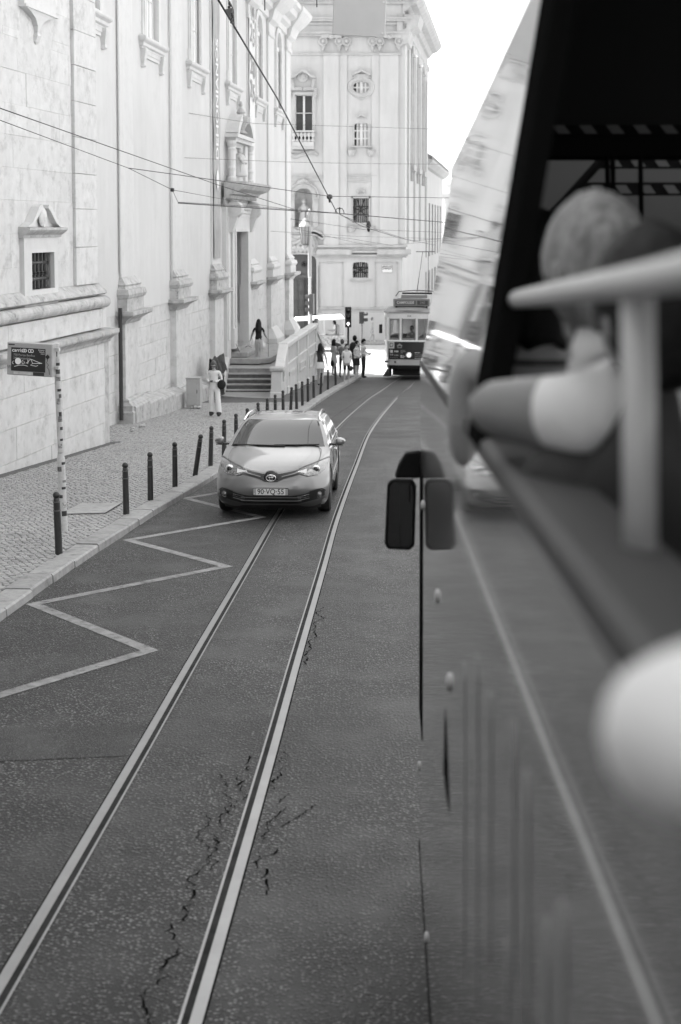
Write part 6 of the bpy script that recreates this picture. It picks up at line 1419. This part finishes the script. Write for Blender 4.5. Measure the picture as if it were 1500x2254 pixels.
M_mir = mat('black mirror shell', .006, .5, spec=.1)
bus = thing('tour_bus', 'open topped sightseeing bus with glossy flank filling the right side', 'bus', BUS @ Vector((1.4,2.5,-3.1)), world=True)
SX = .184
OUT = [(SX,-4.0),(SX,2.0),(SX,7.50),(SX,7.55),(SX+.012,7.68),(SX+.06,7.80),(SX+.18,7.88),(2.4,7.88),(2.55,7.80),(2.61,7.68),(2.63,7.5),(2.63,-4.0)]
b = MB(BUS)
b.loft([[(x,y,z) for x, y in OUT] for z in (-2.85,-2.8,-1.9,-.26)], False, False); b.loft([[(x+(.02 if x < 1 else -.02),y,z) for x, y in OUT] for z in (-.26,-.245)], False, False)
b.build('side_panel', M_bus, bus, fix=False, auto=30)
MB(BUS).box(.22,2.6,-4,7.6,-2.82,-2.6).build('chassis', M_busb, bus)
# sill and inner lining along the open window
MB(BUS).loft([[(x,y,z) for x, z in ((SX-.004,-.275),(SX-.004,-.245),(SX+.01,-.235),(.30,-.25),(.31,-.30),(.21,-.30))] for y in (-3.9,7.5)], True, True).build('window_sill', mat('bus sill rubber', .05, .6, spec=.2), bus)
MB(BUS).box(.31,.34,-3.9,7.4,-1.3,-.29).build('lining', M_busi, bus); MB(BUS).box(.25,2.6,-3.9,7.6,-1.35,-1.28).build('deck', M_busi, bus); MB(BUS).box(2.52,2.56,-3.9,7.6,-1.3,-.2).build('lining', M_busi, bus)
# upper side: raked glass ahead of the open window, post, roof canopy
RZ_ = .767
def up(z): return SX+.164*(z+.24)
b = MB(BUS); b.loft([[(up(z)+dx, y, z) for z in (-.24,.0,.3,.55,RZ_-.05)] for y, dx in ((3.05,0),(7.2,0),(7.3,0),(7.5,.02),(7.66,.10))], False, False); b.build('side_glass', M_busg, bus, smooth=True, fix=False)
b = MB(BUS); b.loft([[(up(RZ_-.05),y,RZ_-.05),(up(RZ_)-.002,y,RZ_),(up(RZ_)+.05,y,RZ_+.04),(up(RZ_)+.12,y,RZ_),(up(RZ_)+.06,y,RZ_-.05)] for y in (-3.9,7.5)], True, True); b.build('roof_edge', M_busg, bus)
b = MB(BUS); b.loft([[(up(z)-.004,2.72,z),(up(z)-.004,3.06,z),(up(z)+.04,3.06,z),(up(z)+.04,2.74,z)] for k, z in ((0,-.26),(.5,.3),(1,RZ_))], True, True); b.build('window_post', M_busb, bus)
MB(BUS).box(up(RZ_)+.03,2.5,-3.9,5.5,RZ_-.06,RZ_).build('canopy', M_busi, bus); MB(BUS).box(up(RZ_)+.03,2.5,5.4,5.55,RZ_-.17,RZ_).build('canopy_edge', M_busb, bus)
for y in (-2.5,-.5,1.2,4.0): MB(BUS).box(2.42,2.5,y,y+.14,-.3,RZ_-.05).build('far_post', M_busb, bus)
# front of the upper deck
BF = BUS @ Matrix.Scale(.835,4)
MB(BF).hexa([(.68,9.15,.50),(2.4,9.15,.50),(2.4,9.25,.50),(.68,9.25,.50),(.74,8.75,1.22),(2.4,8.75,1.22),(2.4,8.85,1.22),(.74,8.85,1.22)]).build('front_screen', mat('smoked screen', .09, .4, spec=.2), bus)
MB(BF).box(.35,2.6,8.9,9.15,-.6,.42).build('front_bulkhead', M_busi, bus)
M_haz = mat('pale stripe', .06, .6)
for x0,x1,y,z0,z1 in ((1.06,1.66,7.2,.735,.80),(.99,1.66,7.2,.60,.664),(.70,1.9,6.4,.80,.86)):
    hb_ = MB(BF).box(x0,x1,y,y+.03,z0,z1).build('hoop_bar', M_busb, bus)
    k = 0
    while x0+.05+.12*k < x1-.08:
        xx = x0+.04+.12*k; MB(BF).prism([(xx+.03,y-.004,z0+.008),(xx+.085,y-.004,z0+.008),(xx+.055,y-.004,z1-.014),(xx,y-.004,z1-.014)], (0,.003,0)).build('stripe', M_haz, hb_); k += 1
MB(BF).tube([(.74,7.0,.42),(.87,7.0,.55),(1.08,7.0,.785),(1.33,7.0,.96),(1.64,7.0,1.1)], .022, 8).build('hoop', M_busb, bus)
for x in (1.01,1.035,1.16): MB(BF).tube([(x,6.5,.35),(x-.01,6.5,.86)], .012, 6).build('hoop_strut', M_busb, bus)
# safety rail, stanchion and seats
MB(BUS).tube([(.25,2.75,.028),(.255,1.4,.034),(.262,.35,.045),(.265,-1.2,.05)], .018, 10).build('safety_rail', M_busr, bus, smooth=True)
MB(BUS).tube([(.268,1.5,-.29),(.264,1.5,.02)], .018, 10).build('stanchion', M_busr, bus, smooth=True)
MB(BUS).lathe([(.001,-.30),(.05,-.30),(.048,-.285),(.028,-.275),(.021,-.25),(.001,-.25)], (.268,1.5,0), 16).build('stanchion_foot', M_busr, bus, smooth=True); MB(BUS).sph((.292,1.45,-.278), .011, 8, 6).build('foot_bolt', M_chrome, bus)
for y in (.7,1.5,2.3,3.1,3.9,4.7,5.5):
    for x in (.42,1.8): MB(BUS).loft([[(x+dx,yy,z) for dx, yy in ((0,y),(.42,y),(.42,y+.10),(0,y+.10))] for z in (-1.25,-.6,-.45)], True, True).build('seat_back', M_busi, bus, bevel=.03)
# flank details: markers and faded print
for y, z in ((4.03,-1.04),(5.0,-.99),(7.0,-.94),(7.55,-2.4),(6.2,-2.72)):
    mk = MB(BUS).sph((SX-.002,y,z), (.010,.020,.024), 10, 8).build('side_marker', M_bst, bus, smooth=True); MB(BUS).prism([(SX-.0015,y-.022,z-.024),(SX-.0015,y+.022,z-.024),(SX-.0015,y,z+.0)], (-.003,0,0)).build('painted_marker_shadow', M_busb, mk)  # dark triangle paints the shadow under each marker
MB(BUS).prism([(SX-.0015,4.33,-1.20),(SX-.0015,4.05,-1.42),(SX-.0015,4.40,-1.42)], (-.001,0,0)).build('painted_reflection', M_busb, bus)  # black triangle painted on as a reflection in the flank
M_bpr = mat('bus faded print', .30, .3, coat=1)
for (y0,z0),(y1,z1),r_ in (((2.05,-.62),(2.05,-.95),.035),((1.85,-.62),(1.85,-.86),.03),((1.62,-.72),(1.62,-1.02),.035),((2.15,-.98),(2.15,-1.25),.035),((1.72,-1.05),(1.72,-1.32),.03),((1.48,-.64),(1.48,-.84),.03),((2.5,-.70),(2.5,-1.1),.04),((2.85,-.72),(2.85,-1.35),.04),((3.3,-.85),(3.3,-1.5),.045)):
    b = MB(BUS); N_ = 12; P = []
    for i in range(N_): a = 2*math.pi*i/N_; P.append((SX-.0015, y0+r_*math.cos(a), (z0 if math.sin(a) >= 0 else z1)+r_*math.sin(a)))
    b.prism(P, (-.001,0,0)); b.build('flank_print', M_bpr, bus)
b = MB(BUS); N_ = 24; b.loft([[(SX-.002,1.86+rr*.55*math.cos(2*math.pi*i/N_),-1.12+rr*math.sin(2*math.pi*i/N_)) for i in range(N_)] for rr in (.17,.21)], True, False); b.build('flank_print', M_bpr, bus, fix=False)
for y in (6.2,-1.6): MB(BUS).lathe([(.2,-.12),(.43,-.13),(.46,0),(.43,.13),(.2,.12)], (.36,y,-2.68), 24, 'x').build('wheel', M_rubber, bus, auto=40)
# dark rubber edging on the front corner and a dark skirt line
MB(BUS).box(SX-.0025,SX+.004,7.0,7.56,-2.10,-.80).build('corner_edging', M_busb, bus)
MB(BUS).loft([[(x-.003 if x < 1 else x,y,z) for x, y in OUT[:7]] for z in (-2.85,-2.80)], False, False).build('skirt_edge', M_busb, bus, fix=False)
# wing mirror
ym = 7.55
MB(BUS).prism([(.048,ym,-.872),(.07,ym,-.80),(.11,ym,-.736),(.187,ym,-.724),(.187,ym,-.872)], (0,.12,0)).build('mirror_bracket', M_mir, bus, bevel=.01)
b = MB(BUS); rr_ = [(.012,-1.245),(.130,-1.25),(.155,-1.225),(.163,-.91),(.145,-.878),(.035,-.875),(.010,-.90),(-.004,-1.215)]
b.loft([[(x,ym-.03,z) for x, z in rr_],[(x+.0,ym+.02,z) for x, z in rr_],[(.08+(x-.08)*.7,ym+.14,-1.06+(z+1.06)*.85) for x, z in rr_]], True, True); wm = b.build('wing_mirror', M_mir, bus, bevel=.008); wm['label'] = 'black wing mirror hanging at the front of the bus'
b = MB(BUS); b.add([(.08+(x-.08)*.80,ym-.033,-1.06+(z+1.06)*.92) for x, z in rr_], [tuple(range(len(rr_)))]); b.build('mirror_glass', mat('mirror glass', .06, .02, metal=1), wm, fix=False)
MB(BUS).tube([(.15,ym+.02,-.75),(.15,ym+.02,-.82),(.14,ym+.02,-.885)], .007, 6).build('mirror_stem', M_pipe, wm)
# ---------------- passengers
TUCK = dict(elL=(.17,-.02,.76), wrL=(.06,-.24,.70), paL=(.0,-.30,.70), elR=(-.17,-.02,.76), wrR=(-.06,-.26,.72), paR=(.0,-.32,.72))
def rider(label, headpx, y, rot, mats, hair, hairm, skin, arms={}, head=(0,0,0), H=1.74, extras=None, fat=1.0):
    hc = at(headpx[0], headpx[1], y); RZ = Matrix.Rotation(rot,3,'Z'); s = H/1.74; loc = hc-RZ @ Vector((0,-.012*s,1.225*s))
    pose = dict(SIT); pose.update(TUCK)
    for k, v in arms.items():
        q = RZ.inverted() @ (Vector(v[0])-loc)/s; pose[k] = (q.x,q.y,q.z)+tuple(v[1:])
    return person(label, loc, rot, H, mats, pose, hair, hairm, head, skin, extras, fat, group='bus passengers', sub=2)
ws = cloth(.62)
P_ = lambda u, v, y: at(u, v, y)
rider('light haired passenger in a white shirt leaning an arm out of the bus window', (1310,600), 2.40, R(165), dict(torso=ws,uarm=ws,farm=ws,cuff=.30,hips=cloth(.05),thigh=cloth(.05),calf=cloth(.05),foot=cloth(.03),sleeve=2.0), 'crop', .36, .17,
      dict(shL=(P_(1430,850,2.30),.085,.075), elL=(P_(1285,920,2.05),.075,.070), wrL=(P_(1135,900,2.25),.058,.052), paL=(P_(1088,905,2.36),.060,.050), elR=(P_(1400,880,2.3),.05,.05), wrR=(P_(1310,800,2.4),.036,.032), paR=(P_(1280,772,2.4),.038,.024)), (R(14),0,R(38)))
def stripes(t, sc, J):
    for k in range(9):
        z = .60+.05*k; N_ = 16; MB().loft([[((.150-.012*abs(k-5)*.3+.002)*sc*math.cos(2*math.pi*i/N_), .02*sc+(.108)*sc*math.sin(2*math.pi*i/N_), (z+dz)*sc) for i in range(N_)] for dz in (0,.014)], True, False).build('shirt_stripe', cloth(.05), t, fix=False)
rider('dark haired passenger in a striped shirt in the front seat of the bus', (1180,590), 3.3, R(172), dict(torso=cloth(.3),uarm=cloth(.3),hips=cloth(.03),thigh=cloth(.03),calf=cloth(.03),foot=cloth(.03),sleeve=.6), 'bob', .015, .25, {}, (0,0,0), 1.66, stripes)
rider('dark haired passenger half hidden behind the safety rail of the bus', (1440,700), 2.10, R(160), dict(torso=cloth(.02),uarm=cloth(.02),hips=cloth(.03),thigh=cloth(.03),calf=cloth(.03),foot=cloth(.03),sleeve=.6), 'short', .02, .2, {}, (R(18),0,R(35)), 1.70)
rider('nearest passenger in a white sleeve with an elbow on the window sill', (2600,450), .62, R(175), dict(torso=cloth(.7),uarm=cloth(.7),farm=cloth(.7),hips=cloth(.05),thigh=cloth(.05),calf=cloth(.05),foot=cloth(.03),sleeve=2), 'short', .05, .28,
      dict(elL=(P_(1470,1630,.80),.052,.050), wrL=(P_(1660,1520,.92),.036,.034), paL=(P_(1740,1460,.98),.036,.02)))
